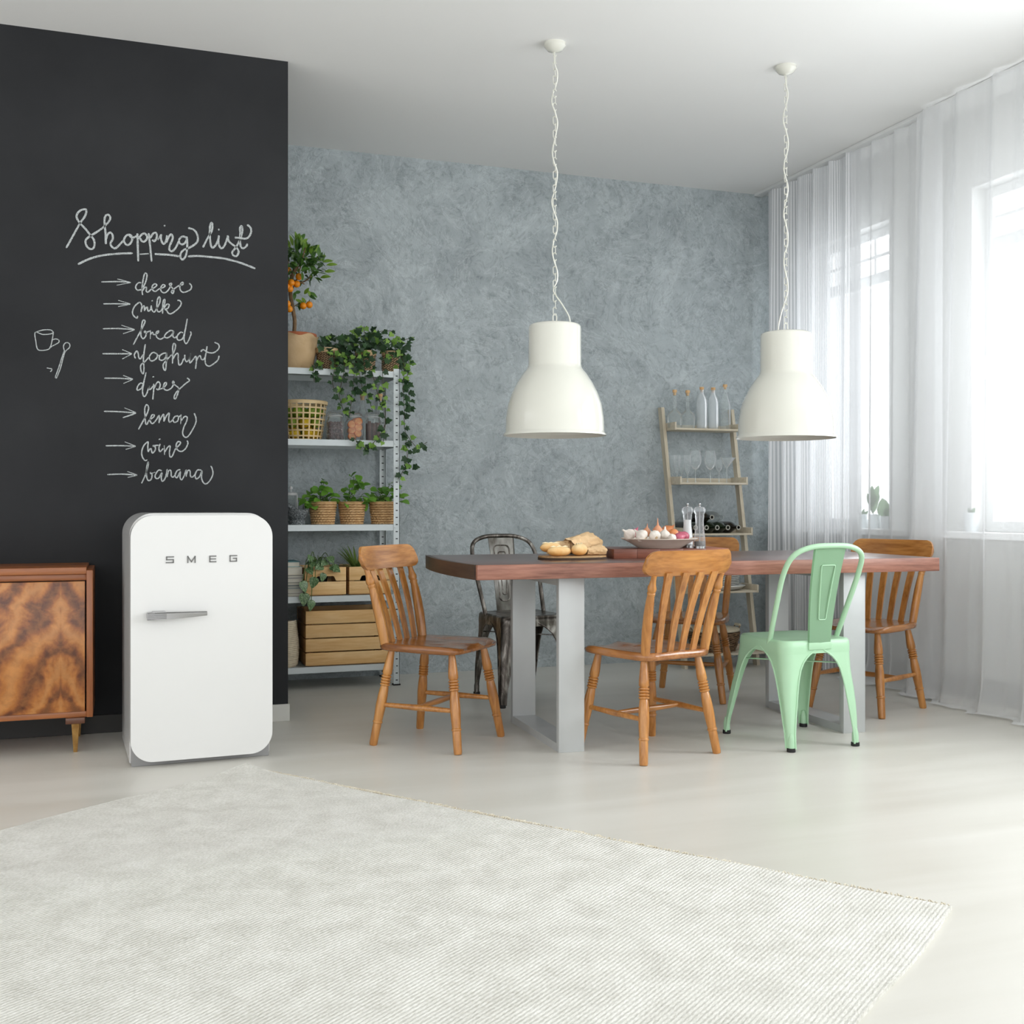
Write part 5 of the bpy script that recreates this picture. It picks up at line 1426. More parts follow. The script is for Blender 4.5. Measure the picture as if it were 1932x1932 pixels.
LF_SUCC = leaf_mesh('leaf', OVAL, leafmat('succulent_leaf', rgb(104, 144, 72), rgb(150, 184, 110), 0.45), 0.3, -0.25)
p = Vector((ca.x + 0.13, 6.215, SHZ[1] + 0.014)); t = thing('succulent', 'round-leaved green succulent in a dark pot at the front of the right crate', 'potted plant', p)
bm = BM(); add_lathe(bm, [(0.035, 0), (0.042, 0.125), (0.045, 0.142), (0.040, 0.142), (0, 0.134)], 24, None, True); obj('pot', bm, MAT_RUBBER, t)
for k in range(26):
    a = k * 2.4; el = 0.15 + 1.2 * (k / 26)
    d = Vector((math.cos(a) * math.cos(el), math.sin(a) * math.cos(el), math.sin(el)))
    inst('leaf', LF_SUCC, t, lm(Vector((0, 0, 0.14)) + d * 0.022, d, Vector((-d.x, -d.y, 1.2)), rnd.uniform(0.034, 0.046), 1.4))

# ------------------------------------------------------------------ bottom shelf: big crate, rope basket
ca = at_y(577, 1200, 6.145)
crate('wooden_crate', 'large pine slatted crate on the bottom shelf of the metal unit', ((ca.x + SHX1 - 0.04) / 2, 6.145 + 0.16, SHZ[0]), SHX1 - 0.04 - ca.x, 0.32, [0.069, 0.070, 0.070, 0.071], 0.007, 0.013, notch=False)
MAT_ROPE = plain('cream_cotton_rope', rgb(216, 204, 180), 0.9, 0, rgb(200, 186, 160), 40)
pr = at_y(560, 1250, 6.22)
p = Vector((pr.x - 0.085, 6.22, SHZ[0]))
t = thing('rope_basket', 'cream coiled cotton rope basket beside the large crate', 'basket', p)
bm = BM(); pts = []; turns = 24
for k in range(turns * 26 + 1):
    a = 2 * PI * k / 26; z = 0.006 + 0.245 * k / (turns * 26)
    r_ = 0.084 + 0.008 * math.sin(z * 16)
    pts.append((r_ * math.cos(a), r_ * math.sin(a), z))
add_tube(bm, pts, 0.0062, 6); obj('coiled_wall', bm, MAT_ROPE, t, angle=60)
bm = BM(); add_lathe(bm, [(0.082, 0.001), (0.082, 0.008), (0, 0.008)], 24, None, True); obj('base', bm, MAT_ROPE, t)

# ================================================================== LADDER SHELF
MAT_LADX = wood('washed_oak_tray', rgb(190, 178, 154), rgb(212, 201, 179), rgb(226, 217, 199), 0, 8, rough=0.6, coat=0)
MAT_LADZ = wood('washed_oak_rail', rgb(186, 173, 149), rgb(206, 195, 172), rgb(222, 213, 193), 2, 8, rough=0.6, coat=0)
LX0, LX1 = 3.300, 3.838
lad = thing('ladder_shelf', 'washed oak ladder shelf leaning on the grey wall with bottles and glasses', 'shelf', ((LX0 + LX1) / 2, 6.16, 0))
lcx = (LX0 + LX1) / 2; lw = LX1 - LX0
def lad_y(z): return 0.32 * z / 1.655                    # local y of the leaning rails
for s in (-1, 1):
    bm = BM(); xx = s * (lw / 2 - 0.011)
    hw, hd = 0.011, 0.024
    ol = [(lad_y(0) - hd, 0), (lad_y(0) + hd, 0), (lad_y(1.655) + hd, 1.655), (lad_y(1.655) - hd, 1.655)]
    lo = [bm.verts.new((xx - hw, y, z)) for y, z in ol]; hi = [bm.verts.new((xx + hw, y, z)) for y, z in ol]
    bm.faces.new(lo); bm.faces.new(hi[::-1])
    for k in range(4): bm.faces.new((lo[k], hi[k], hi[(k + 1) % 4], lo[(k + 1) % 4]))
    obj('side_rail', bm, MAT_LADZ, lad, smooth=False)
TR = [(1.502, 6.315), (1.152, 6.245), (0.828, 6.185), (0.466, 6.115), (0.085, 6.045)]   # tray underside height, front y
tray_in = []
for z, yf in TR:
    y0 = yf - 6.16; y1 = min(lad_y(z) + 0.06, 6.505 - 6.16)
    tr = obj('tray', (lambda b: (add_box(b, (0, (y0 + y1) / 2, z + 0.006), (lw - 0.052, y1 - y0, 0.012), bevel=0.001), b)[1])(BM()), MAT_LADX, lad)
    for s in (-1, 1):
        bm = BM(); add_box(bm, (s * (lw / 2 - 0.030), (y0 + y1) / 2, z + 0.024), (0.012, y1 - y0 + 0.004, 0.050), bevel=0.001); obj('tray_side', bm, MAT_LADX, tr)
    bm = BM(); add_box(bm, (0, y1 - 0.006, z + 0.028), (lw - 0.072, 0.010, 0.032), bevel=0.001); obj('tray_back', bm, MAT_LADX, tr)
    tray_in.append((z + 0.012, yf))
zt1, zt2, zt3, zt4, zt5 = [a for a, _ in tray_in]
def lp(u, y, z):
    p = at_y(u, 900, y); return Vector((p.x, y, z))
GB = 'corked glass bottles on the top ladder tray'
PB1 = [(0.040, 0), (0.046, 0.006), (0.0495, 0.05), (0.048, 0.085), (0.040, 0.102), (0.022, 0.114), (0.0125, 0.128), (0.0105, 0.16), (0.0105, 0.222), (0.013, 0.226), (0.0125, 0.232)]
CB1 = [(0.009, 0.215), (0.010, 0.233), (0.0145, 0.234), (0.0145, 0.250)]
bottle(lp(1273, 6.395, zt1), PB1, 'squat round glass bottle with long neck, leftmost on the top ladder tray', cork=CB1, group=GB)
bottle(lp(1297.5, 6.395, zt1), PB1, 'squat round glass bottle with long neck, second from left on the ladder', cork=CB1, group=GB)
PB2 = [(0.030, 0), (0.034, 0.005), (0.0355, 0.02), (0.0355, 0.175), (0.031, 0.20), (0.018, 0.222), (0.0125, 0.236), (0.0125, 0.256), (0.014, 0.258)]
CB2 = [(0.010, 0.245), (0.011, 0.258), (0.0145, 0.259), (0.0145, 0.275)]
MAT_GLASSM = thinglass('pale_cloudy_glass', (0.92, 0.95, 0.96, 1), 0.12, 0.35, 0.8, 0.30)
bottle(lp(1324, 6.40, zt1), PB2, 'straight clear bottle with cork in the middle of the top ladder tray', cork=CB2, group=GB, mat=MAT_GLASSM)
bottle(lp(1345.5, 6.40, zt1), PB2, 'straight clear bottle with cork, second from right on the ladder', cork=CB2, group=GB, mat=MAT_GLASSM)
PB3 = [(0.032, 0), (0.036, 0.005), (0.037, 0.15), (0.033, 0.18), (0.020, 0.215), (0.0125, 0.245), (0.0115, 0.278), (0.014, 0.280)]
bottle(lp(1368, 6.40, zt1), PB3, 'tallest clear bottle with cork at the right of the top ladder tray', cork=[(0.0095, 0.268), (0.0105, 0.281), (0.0145, 0.282), (0.0145, 0.298)], group=GB)
MAT_STEMGLASS = thinglass('thin_stemware_glass', (0.96, 0.98, 0.98, 1), 0.03, 0.25, 0.9, 0.16)
def stemglass(u, y, prof, label, name, group):
    t = thing(name, label, 'glass', lp(u, y, zt2), group=group)
    hs = prof['stem']; bm = BM()
    add_lathe(bm, [(prof['foot'], 0.0), (prof['foot'], 0.002), (0.006, 0.005), (0.0035, 0.012), (0.0032, hs), (0.006, hs + 0.004)], 22, None, True); obj('stem', bm, MAT_STEMGLASS, t)
    bm = BM(); add_lathe(bm, [(r_, hs + z) for r_, z in prof['bowl']], 26); obj('glass_bowl', bm, MAT_STEMGLASS, t)
FL = {'foot': 0.026, 'stem': 0.055, 'bowl': [(0.005, 0), (0.013, 0.018), (0.020, 0.05), (0.0225, 0.09), (0.0215, 0.122)]}
for k, (u, y) in enumerate(((1269, 6.40), (1277.5, 6.33), (1286, 6.40), (1297, 6.33))):
    stemglass(u, y, FL, ['leftmost slim champagne flute on the second ladder tray', 'second slim champagne flute from the left on the ladder', 'third slim champagne flute from the left on the ladder', 'champagne flute next to the round wine glasses'][k], 'champagne_flute', 'champagne flutes on the ladder')
WG = {'foot': 0.034, 'stem': 0.085, 'bowl': [(0.005, 0), (0.024, 0.012), (0.038, 0.04), (0.041, 0.066), (0.037, 0.095), (0.031, 0.125)]}
stemglass(1312, 6.36, WG, 'round-bowled wine glass beside the champagne flutes', 'wine_glass', 'wine glasses on the ladder')
stemglass(1340, 6.36, WG, 'round-bowled wine glass beside the martini glass', 'wine_glass', 'wine glasses on the ladder')
SG = {'foot': 0.030, 'stem': 0.075, 'bowl': [(0.005, 0), (0.017, 0.012), (0.024, 0.04), (0.0225, 0.08)]}
stemglass(1356.5, 6.37, SG, 'small wine glass between the large wine glass and the martini glass', 'wine_glass', 'wine glasses on the ladder')
MG = {'foot': 0.034, 'stem': 0.095, 'bowl': [(0.005, 0), (0.008, 0.006), (0.057, 0.07)]}
stemglass(1371, 6.36, MG, 'wide conical martini glass at the right of the second ladder tray', 'martini_glass', None)
# wine bottles lying on the third tray
def winemat(name, c):
    m, nt, b, N, L = nodes(name)
    b.inputs['Base Color'].default_value = c; b.inputs['Roughness'].default_value = 0.06; b.inputs['Coat Weight'].default_value = 0.5
    f = noise(nt, coords(nt, (1, 1, 1)), 10, 2); L.new(ramp(nt, f, [(0.3, c), (0.8, tuple(min(1, x * 1.9) for x in c[:3]) + (1,))]), b.inputs['Base Color'])
    return m
MAT_WB = winemat('dark_green_bottle_glass', rgb(34, 44, 28)); MAT_WBD = winemat('dark_brown_bottle_glass', rgb(34, 28, 22))
MAT_RING = plain('pale_bottle_lip', rgb(170, 168, 158), 0.4)
PW = [(0, 0.004), (0.028, 0.002), (0.036, 0.006), (0.037, 0.015), (0.037, 0.175), (0.031, 0.205), (0.017, 0.235), (0.0135, 0.255), (0.0130, 0.278)]
def wine(u, z, mat, label, y=6.16, clear=False):
    p = at_y(u, 990, y)
    t = thing('wine_bottle', label, 'bottle', (p.x, y, z), group='wine bottles lying on the third ladder tray')
    m = T(0, 0.29, 0) @ RX(PI / 2)
    bm = BM(); add_lathe(bm, PW + ([(0.0155, 0.279), (0.0155, 0.290), (0.010, 0.290), (0.009, 0.27), (0, 0.27)] if not clear else [(0.0155, 0.279), (0.0155, 0.29)]), 24, m); obj('bottle_body', bm, mat, t)
    if not clear:
        bm = BM(); add_lathe(bm, [(0.0095, 0.2895), (0.0160, 0.2895), (0.0160, 0.2915), (0.0095, 0.2915), (0.0095, 0.2895)], 20, m); obj('lip_ring', bm, MAT_RING, t)
zl = zt3 + 0.0375
for k, u in enumerate((1349, 1369.5, 1393, 1413)):
    pass
xs_ = [LX0 + 0.105, LX0 + 0.182, LX0 + 0.259, LX0 + 0.336, LX0 + 0.413]
def wine_x(x, z, mat, label, y=6.19, clear=False):
    d = x * math.sin(YAW) + y * math.cos(YAW); l = x * math.cos(YAW) - y * math.sin(YAW)
    wine(U0 + F * l / d, z, mat, label, y, clear)
for k, x in enumerate(xs_):
    wine_x(x, zl, [MAT_WBD, MAT_WB, MAT_WB, MAT_WB, MAT_WBD][k], ['dark wine bottle at the left end of the ladder tray, behind the mills', 'green wine bottle, second from left in the lower row', 'green wine bottle, middle of the lower row on the ladder', 'green wine bottle, second from right in the lower row', 'dark wine bottle at the right end of the lower row'][k])
dz2 = math.sqrt(0.076 ** 2 - 0.0385 ** 2)
wine_x((xs_[1] + xs_[2]) / 2, zl + dz2, MAT_WBD, 'dark wine bottle on top of the row, left of the two')
wine_x((xs_[2] + xs_[3]) / 2, zl + dz2, MAT_GLASS, 'clear glass bottle on top of the row of wine bottles', clear=True)
# plates
MAT_CHINA = plain('white_china', rgb(232, 231, 226), 0.2, coat=0.3)
pc = Vector((lcx + 0.045, 6.26, zt4)); zp = 0.0
def dish(name, label, r_, h_, z, cat, group=None):
    bm = BM(); add_lathe(bm, [(r_ * 0.62, 0), (r_ * 0.66, 0.002), (r_ * 0.86, h_ * 0.45), (r_, h_), (r_ - 0.003, h_ + 0.003), (r_ * 0.84, h_ * 0.45 + 0.004), (r_ * 0.62, 0.006), (0, 0.006)], 44, None, True)
    tag(obj(name, bm, MAT_CHINA, loc=pc + Vector((0, 0, z)), angle=50), label, cat, group)
dish('serving_dish', 'wide white serving dish under the plates on the fourth ladder tray', 0.165, 0.030, 0, 'dish')
ords2 = ['lowest', 'second from bottom', 'third from bottom', 'fourth from bottom', 'fifth from bottom', 'sixth from bottom', 'second from top', 'topmost']
for k in range(8):
    dish('dinner_plate', '%s white plate in the stack on the ladder shelf' % ords2[k], 0.128, 0.014, 0.012 + k * 0.0105 + 0.004, 'plate', 'white plates stacked on the ladder')
# lidded basket on the lowest tray
MAT_WILLOW = plain('dark_willow', rgb(96, 74, 52), 0.7, 0, rgb(150, 122, 92), 50)
MAT_BEIGELID = plain('beige_lid', rgb(206, 196, 172), 0.6)
bc_ = Vector((lcx - 0.025, 6.215, zt5))
t = thing('lidded_basket', 'round dark willow basket with flat beige lid on the lowest ladder tray', 'basket', bc_)
bm = BM(); add_lathe(bm, [(0.125, 0), (0.16, 0.12), (0.15, 0.12), (0, 0.02)], 32, None, True); obj('liner', bm, MAT_WICKERD, t)
bm = BM()
for i in range(11):
    z = 0.008 + i * 0.011; r_ = 0.128 + 0.034 * (z / 0.12) ** 0.7; pts = []
    for k in range(49):
        a = 2 * PI * k / 48; rr = r_ + 0.004 * (1 if (k // 1 + i) % 2 else -1)
        pts.append((rr * math.cos(a), rr * math.sin(a), z + 0.003 * math.sin(k * 1.57 + i * 1.5)))
    add_tube(bm, pts, 0.0058, 5, cap=False)
o = obj('weave', bm, MAT_WILLOW, t, angle=60); o['kind'] = 'stuff'
bm = BM(); add_lathe(bm, [(0.165, 0.128), (0.168, 0.134), (0.166, 0.142), (0.155, 0.147), (0, 0.150)], 40, None, True); lid = obj('lid', bm, MAT_BEIGELID, t)
for s in (-1, 1):
    bm = BM(); add_tube(bm, crom([(s * 0.155, -0.03, 0.125), (s * 0.175, -0.03, 0.150), (s * 0.178, 0, 0.160), (s * 0.175, 0.03, 0.150), (s * 0.155, 0.03, 0.125)], 4), 0.004, 6)
    h_ = obj('handle', bm, MAT_WILLOW, t)
    bm = BM(); add_tube(bm, [(s * 0.1775, -0.028, 0.158), (s * 0.1775, 0.028, 0.158)], 0.009, 10); obj('grip', bm, MAT_BEIGELID, h_)

# ================================================================== ON THE TABLE
MAT_CUT = wood('olive_wood_board', rgb(120, 84, 50), rgb(172, 130, 84), rgb(206, 170, 120), 0, 9, rough=0.5, coat=0.1)
MAT_CUTBARK = plain('dark_board_edge', rgb(66, 48, 34), 0.8)
bp = at_d(1080, 1052, 4.90); bp.z = ZT
ba = math.radians(3)
t = thing('bread_board', 'thin oval pale wooden board under the bread rolls', 'cutting board', bp, ba)
ov = [(0.155 * (abs(math.cos(a)) ** 0.75) * (1 if math.cos(a) > 0 else -1), 0.100 * (abs(math.sin(a)) ** 0.85) * (1 if math.sin(a) > 0 else -1)) for a in [2 * PI * k / 40 for k in range(40)]]
bm = BM(); add_prism(bm, ov, 0.004, 0.016, bevel=0.002); obj('board', bm, MAT_CUT, t)
bm = BM(); add_prism(bm, [(x * 1.012, y * 1.012) for x, y in ov], 0, 0.009); obj('bark_edge', bm, MAT_CUTBARK, t)
bmat = T(*bp) @ RZ(ba)
def bread_mat():
    m, nt, b, N, L = nodes('baked_crust')
    tc = N.new('ShaderNodeTexCoord'); sp = N.new('ShaderNodeSeparateXYZ'); L.new(tc.outputs['Object'], sp.inputs[0])
    f = noise(nt, tc.outputs['Object'], 26, 4)
    k = mathn(nt, 'ADD', mathn(nt, 'MULTIPLY', sp.outputs[2], 14.0), mathn(nt, 'MULTIPLY', f, 0.7))
    L.new(ramp(nt, k, [(0.05, rgb(204, 132, 60)), (0.5, rgb(230, 172, 98)), (1.0, rgb(244, 216, 164))]), b.inputs['Base Color']); b.inputs['Roughness'].default_value = 0.7
    bumpn(nt, b, f, 0.2, 0.01)
    return m
MAT_BREAD = bread_mat()
def roll(x, y, z, ang, L_, r_, label, slash=False):
    t = thing('bread_roll', label, 'bread', bmat @ Vector((x, y, z)), ba + ang, group='bread rolls on the board')
    bm = BM(); pts = []; rs = []
    for k in range(13):
        q = k / 12; xx = (q - 0.5) * L_; e = abs(2 * q - 1)
        pts.append((xx, 0, r_ * 0.86)); rs.append(max(0.004, r_ * math.sqrt(max(0.001, 1 - e ** 2.6))))
    add_tube(bm, pts, rs, 16, sx=1.0, sy=0.86); obj('crust', bm, MAT_BREAD, t, angle=180)
    bm = BM()
    for k in range(3 if not slash else 1):
        xx = (-0.25 + 0.25 * k) * L_ if not slash else -0.1 * L_
        add_tube(bm, [(xx - (0.018 if not slash else 0.03), -r_ * 0.25, r_ * 1.66), (xx, 0, r_ * 1.725), (xx + (0.018 if not slash else 0.03), r_ * 0.25, r_ * 1.66)], [0.001, 0.0035, 0.001], 6)
    obj('slash', bm, plain('pale_crumb', rgb(244, 230, 196), 0.85), t)
roll(-0.088, -0.052, 0.016, math.radians(4), 0.115, 0.025, 'bread roll at the front left of the board, lying sideways')
roll(-0.100, 0.010, 0.030, math.radians(-4), 0.10, 0.025, 'bread roll at the back left of the board, half behind another')
roll(0.012, -0.045, 0.016, math.radians(42), 0.105, 0.031, 'plump bread roll in the middle, poking from the paper bag')
MAT_BAG = plain('light_kraft_bag', rgb(232, 200, 156), 0.7, 0, rgb(216, 180, 134), 6, bump=0.55, bscale=22)
def bag(x, y, z, ang, L_, r0, r1, label, seed):
    t = thing('paper_bag', label, 'paper bag', bmat @ Vector((x, y, z)), ba + ang)
    rnd = random.Random(seed); bm = BM(); rings = []; nn = 26; ns = 12
    off = [rnd.uniform(-1, 1) for _ in range(400)]
    for i in range(ns + 1):
        q = i / ns; r_ = r0 + (r1 - r0) * q
        if q > 0.9: r_ *= 0.82
        ring = []
        for k in range(nn):
            a = 2 * PI * k / nn
            rr = r_ * (1 + 0.10 * off[(i * 7 + k) % 400] + 0.05 * math.sin(3 * a + 5 * q))
            xx = (q - 0.5) * L_ + 0.012 * math.sin(2 * a + 1) * (1 if q < 0.05 else 0.3) + 0.004 * off[(i * 13 + k * 3) % 400]
            ring.append(bm.verts.new((xx, rr * math.cos(a), max(0.002, r_ * 0.92 + rr * math.sin(a) * 0.92))))
        rings.append(ring)
    for a, b_ in zip(rings, rings[1:]):
        for k in range(nn): bm.faces.new((a[k], a[(k + 1) % nn], b_[(k + 1) % nn], b_[k]))
    bm.faces.new(rings[-1])
    obj('paper_wall', bm, MAT_BAG, t, angle=22)
    bm = BM(); add_lathe(bm, [(r0 * 0.9, 0), (r0 * 0.75, 0.02), (0, 0.03)], 20, T(-L_ * 0.46, 0, r0 * 0.92) @ RY(PI / 2)); obj('inner_fold', bm, MAT_PAPER, t)
    return t
bag(0.070, 0.055, 0.017, math.radians(14), 0.165, 0.040, 0.056, 'crumpled brown paper bag standing behind the bread rolls', 3)
bag(-0.025, 0.070, 0.017, math.radians(-24), 0.11, 0.028, 0.036, 'small crumpled paper bag behind the left bread rolls', 6)
bag(0.098, -0.030, 0.017, math.radians(-6), 0.09, 0.018, 0.026, 'flat crumpled paper at the right end of the bread board', 9)
# square chopping board, bowl of garlic and onions, mills
MAT_CHOP = wood('reddish_chopping_board', rgb(84, 42, 30), rgb(118, 64, 46), rgb(150, 90, 68), 0, 7, rough=0.4, coat=0.15)
MAT_CHOPE = wood('reddish_chopping_board_end', rgb(130, 74, 54), rgb(160, 98, 74), rgb(184, 122, 96), 0, 9, rough=0.5, coat=0.0)
cp = Vector((2.352, 4.598, ZT)); ca_ = math.radians(-9); ZC = ZT + 0.042
t = thing('chopping_board', 'thick reddish wooden chopping board under the bowl', 'cutting board', cp, ca_)
for k in range(5):
    bm = BM(); add_box(bm, (-0.27 + 0.108 * k + 0.054, 0, 0.021), (0.1075, 0.30, 0.042), bevel=0.0015); obj('block', bm, MAT_CHOP if k < 4 else MAT_CHOPE, t)
MAT_STONE = plain('beige_stoneware', rgb(232, 222, 210), 0.45, 0, rgb(224, 211, 197), 12)
bw = at_d(1244, 1034, 5.06); bw.z = ZC
t = thing('bowl', 'wide shallow beige bowl full of garlic and onions', 'bowl', bw)
bm = BM(); add_lathe(bm, [(0.095, 0), (0.100, 0.002), (0.128, 0.020), (0.158, 0.036), (0.174, 0.043), (0.1745, 0.046), (0.170, 0.046), (0.152, 0.040), (0.12, 0.022), (0.09, 0.010), (0, 0.009)], 56, None, True); obj('bowl_body', bm, MAT_STONE, t, angle=50)
MAT_GARLIC = plain('garlic_skin', rgb(236, 230, 220), 0.55, 0, rgb(222, 210, 200), 20, (1, 1, 0.2))
MAT_ONIONB = plain('brown_onion_skin', rgb(206, 116, 62), 0.35, 0, rgb(226, 150, 92), 16, (1, 1, 0.2), coat=0.3)
MAT_ONIONR = plain('red_onion_skin', rgb(170, 62, 92), 0.35, 0, rgb(200, 104, 124), 16, (1, 1, 0.2), coat=0.3)
MAT_SHALLOT = plain('shallot_skin', rgb(214, 140, 104), 0.4, 0, rgb(228, 168, 130), 16, (1, 1, 0.2), coat=0.2)
MAT_ROOT = plain('dry_root', rgb(190, 164, 130), 0.9)
def garlic(u, v, r_, dep, label, tilt=(0, 0)):
    c = at_d(u, v, dep)
    t = thing('garlic_bulb', label, 'garlic', c, group='garlic bulbs in the bowl'); t.rotation_euler = (tilt[0], tilt[1], u)
    bm = BM(); n = 40; prof = [(0.30, -0.80), (0.70, -0.72), (0.98, -0.38), (1.0, 0.0), (0.80, 0.42), (0.45, 0.72), (0.22, 0.95), (0.16, 1.25), (0.14, 1.45)]
    rings = [[bm.verts.new((r_ * a * (1 + (0.07 * abs(math.cos(4.5 * 2 * PI * k / n)) - 0.035) * min(1, a * 1.3)) * math.cos(2 * PI * k / n), r_ * a * (1 + (0.07 * abs(math.cos(4.5 * 2 * PI * k / n)) - 0.035) * min(1, a * 1.3)) * math.sin(2 * PI * k / n), r_ * b2)) for k in range(n)] for a, b2 in prof]
    for A, B in zip(rings, rings[1:]):
        for k in range(n): bm.faces.new((A[k], A[(k + 1) % n], B[(k + 1) % n], B[k]))
    bm.faces.new(rings[0][::-1]); bm.faces.new(rings[-1])
    obj('bulb', bm, MAT_GARLIC, t, angle=60)
    bm = BM(); add_lathe(bm, [(0.28 * r_, -0.80 * r_), (0.2 * r_, -0.90 * r_), (0, -0.9 * r_)], 12); obj('root', bm, MAT_ROOT, t)
def onion(u, v, r_, dep, mat, label, tilt=(0, 0), long=1.0, grp='onions and shallots in the bowl', neck=1.0):
    c = at_d(u, v, dep)
    t = thing('onion', label, 'onion', c, group=grp); t.rotation_euler = (tilt[0], tilt[1], 0)
    bm = BM(); add_lathe(bm, [(0, -0.86 * r_ * long), (0.35 * r_, -0.82 * r_ * long), (0.85 * r_, -0.5 * r_ * long), (r_, 0), (0.85 * r_, 0.48 * r_ * long), (0.45 * r_, 0.85 * r_ * long), (0.2 * r_, 1.1 * r_ * long), (0.11 * r_, (1.1 + 0.35 * neck) * r_ * long), (0.05 * r_, (1.1 + 0.8 * neck) * r_ * long), (0, (1.1 + 0.82 * neck) * r_ * long)], 22); obj('bulb', bm, mat, t, angle=180)
    bm = BM(); add_lathe(bm, [(0.2 * r_, -0.84 * r_ * long), (0.1 * r_, -0.93 * r_ * long), (0, -0.93 * r_ * long)], 10); obj('root', bm, MAT_ROOT, t)
garlic(1187, 1008.5, 0.028, 5.00, 'garlic bulb at the left rim of the bowl', (0.5, -0.9))
garlic(1210, 1010.5, 0.029, 4.95, 'garlic bulb second from left at the front of the bowl', (0.9, 0.3))
garlic(1235, 1010.5, 0.026, 4.95, 'pinkish garlic bulb near the middle front of the bowl', (1.0, -0.6))
garlic(1254, 1009, 0.026, 4.99, 'upright garlic bulb with its neck pointing up in the middle', (0.1, -0.25))
garlic(1268, 1014, 0.018, 4.93, 'small garlic bulb beside the red onions at the front', (0.8, 0.5))
onion(1241, 1004, 0.026, 5.06, MAT_SHALLOT, 'shallot standing behind the garlic with its orange tip up', (0, 0), 1.15, neck=1.3)
onion(1260, 1003, 0.031, 5.08, MAT_ONIONB, 'large brown onion at the back of the bowl', (0.7, 0.5), neck=0.5)
onion(1271, 1007, 0.024, 5.02, MAT_ONIONB, 'smaller brown onion with torn skin at the right back', (-0.7, 0.9), neck=0.6)
onion(1281, 1014, 0.022, 4.97, MAT_ONIONR, 'red onion lying at the right front of the bowl', (0.3, 1.3), 1.2, neck=0.4)
onion(1292, 1011, 0.020, 5.03, MAT_ONIONR, 'red shallot at the right rim of the bowl', (0.0, -1.0), 1.3, neck=0.7)
onion(1197, 1006, 0.019, 5.08, MAT_ONIONR, 'small dark red shallot behind the left garlic', (0.2, 0.5), 1.2, neck=0.5)
onion(1220, 1005, 0.021, 5.10, MAT_SHALLOT, 'pale shallot at the back between two garlic bulbs', (0, 0.1), 1.1, neck=0.9)
MAT_ACRYL = thinglass('clear_acrylic', (0.95, 0.96, 0.97, 1), 0.10, 0.25, 0.6, 0.14)
MAT_SALT = plain('white_salt', rgb(240, 240, 238), 0.9); MAT_PEPPER = plain('peppercorns', rgb(58, 52, 50), 0.8, 0, rgb(120, 112, 104), 200)
def mill(u, dep, label, fill, fh, fillmat):
    c = at_d(u, 1000, dep); c.z = ZC
    t = thing('spice_mill', label, 'mill', c, group='clear mills beside the bowl')
    bm = BM(); add_lathe(bm, [(0.027, 0), (0.027, 0.012), (0.0265, 0.03), (0.023, 0.065), (0.019, 0.10), (0.0185, 0.125), (0.021, 0.145), (0.021, 0.150)], 26, None, True); obj('body', bm, MAT_ACRYL, t)
    bm = BM(); add_lathe(bm, [(0.0195, 0.151), (0.0205, 0.153), (0.026, 0.165), (0.0265, 0.176), (0.021, 0.186), (0.008, 0.190), (0, 0.190)], 26, None, True); hd = obj('head', bm, MAT_ACRYL, t)
    bm = BM(); add_lathe(bm, [(0.0045, 0.19), (0.004, 0.193), (0.0065, 0.198), (0.0055, 0.204), (0, 0.205)], 14); obj('knob', bm, MAT_CHROME, hd)
    bm = BM(); add_tube(bm, [(0, 0, 0.006), (0, 0, 0.19)], 0.0025, 8); obj('shaft', bm, MAT_GREYPLASTIC, t)
    bm = BM(); add_lathe(bm, [(0.0235, 0.014), (0.0235, 0.03), (0.0200, min(fh, 0.065)), (0.0165, min(fh, 0.10)), (0.016, fh), (0, fh)], 22, None, True); obj(fill, bm, fillmat, t)
    bm = BM(); add_lathe(bm, [(0.0275, 0.0), (0.0275, 0.010), (0.024, 0.013), (0, 0.013)], 26, None, True); obj('base_ring', bm, MAT_CHROME, t)
mill(1297, 5.14, 'clear salt mill filled with white salt behind the bowl', 'salt_fill', 0.128, MAT_SALT)
mill(1320, 5.02, 'clear pepper mill with little pepper left, right of the bowl', 'pepper_fill', 0.032, MAT_PEPPER)

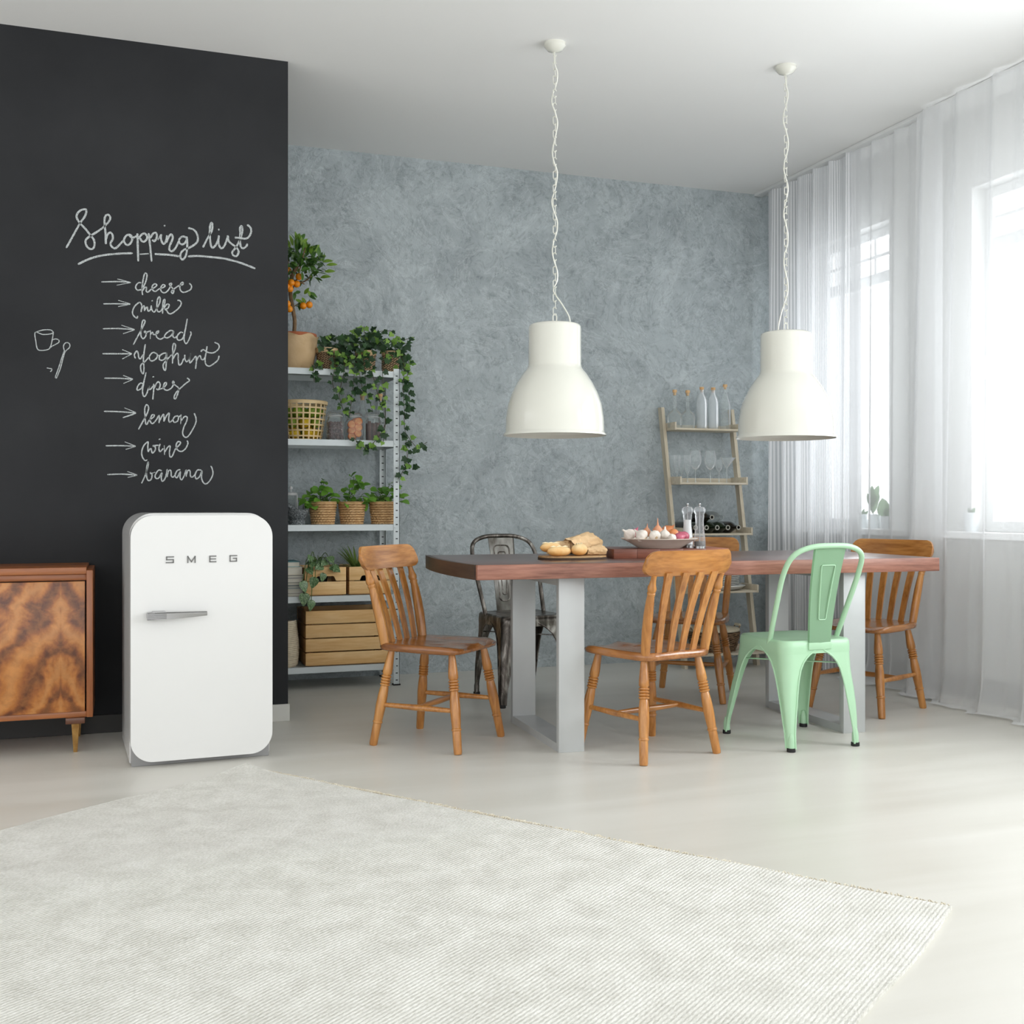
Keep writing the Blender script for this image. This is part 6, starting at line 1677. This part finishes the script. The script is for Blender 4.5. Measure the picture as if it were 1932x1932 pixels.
# ================================================================== WINDOWSILL PLANTS
MAT_SILLPOT = thinglass('sill_glass_jar', (0.90, 0.94, 0.95, 1), 0.05, 0.35, 0.9)
LF_FERN = leaf_mesh('leaf', SLIM, leafmat('sill_fern', rgb(86, 116, 84), rgb(128, 156, 120), 0.5), 0.1, 0.1)
MAT_FROST = plain('frosted_pot', rgb(216, 222, 224), 0.4)
def sill(u, h_, r_, kind, label, x=XR + 0.0):
    p = at_x(u, 990, x); p.z = 0.8803
    t = thing('sill_plant', label, 'potted plant', p, group='plants on the windowsill')
    bm = BM(); add_lathe(bm, [(r_ * 0.85, 0), (r_, h_), (r_ * 0.92, h_), (0, h_ * 0.85)], 22, None, True); obj('pot', bm, MAT_FROST, t)
    rnd = random.Random(int(u))
    if kind == 'fern':
        for k in range(34):
            d = Vector((rnd.uniform(-0.3, 0.3), rnd.uniform(-0.2, 0.9), rnd.uniform(0.5, 1.0)))
            inst('leaf', LF_FERN, t, lm((0, 0.01, h_ * 0.9 + rnd.uniform(0, 0.10)), d, rv(rnd), rnd.uniform(0.05, 0.10)))
    elif kind == 'paddle':
        inst('leaf', LF_FERN, t, lm((0, 0, h_ * 0.8), (0.0, 0.35, 1), (-1, -0.4, 0.2), 0.13, 1.6)); inst('leaf', LF_FERN, t, lm((0, 0, h_ * 0.8), (0.1, -0.3, 1), (-1, -0.4, 0.2), 0.08, 1.6))
    else:
        for k in range(16):
            d = Vector((rnd.uniform(-0.5, 0.5), rnd.uniform(-0.6, 0.6), rnd.uniform(0.4, 1.0))); inst('leaf', LF_FERN, t, lm((0, 0, h_ * 0.85), d, rv(rnd), rnd.uniform(0.03, 0.05)))
sill(1628, 0.085, 0.030, 'low', 'low seedling in a frosted pot on the windowsill behind the curtain')
sill(1650, 0.085, 0.036, 'fern', 'fern-like plant in the middle frosted pot on the windowsill')
sill(1671, 0.075, 0.030, 'paddle', 'single-leaf cutting in the frosted pot nearest the wall socket')
sill(1833, 0.10, 0.040, 'low', 'small plant pot on the windowsill at the right edge')
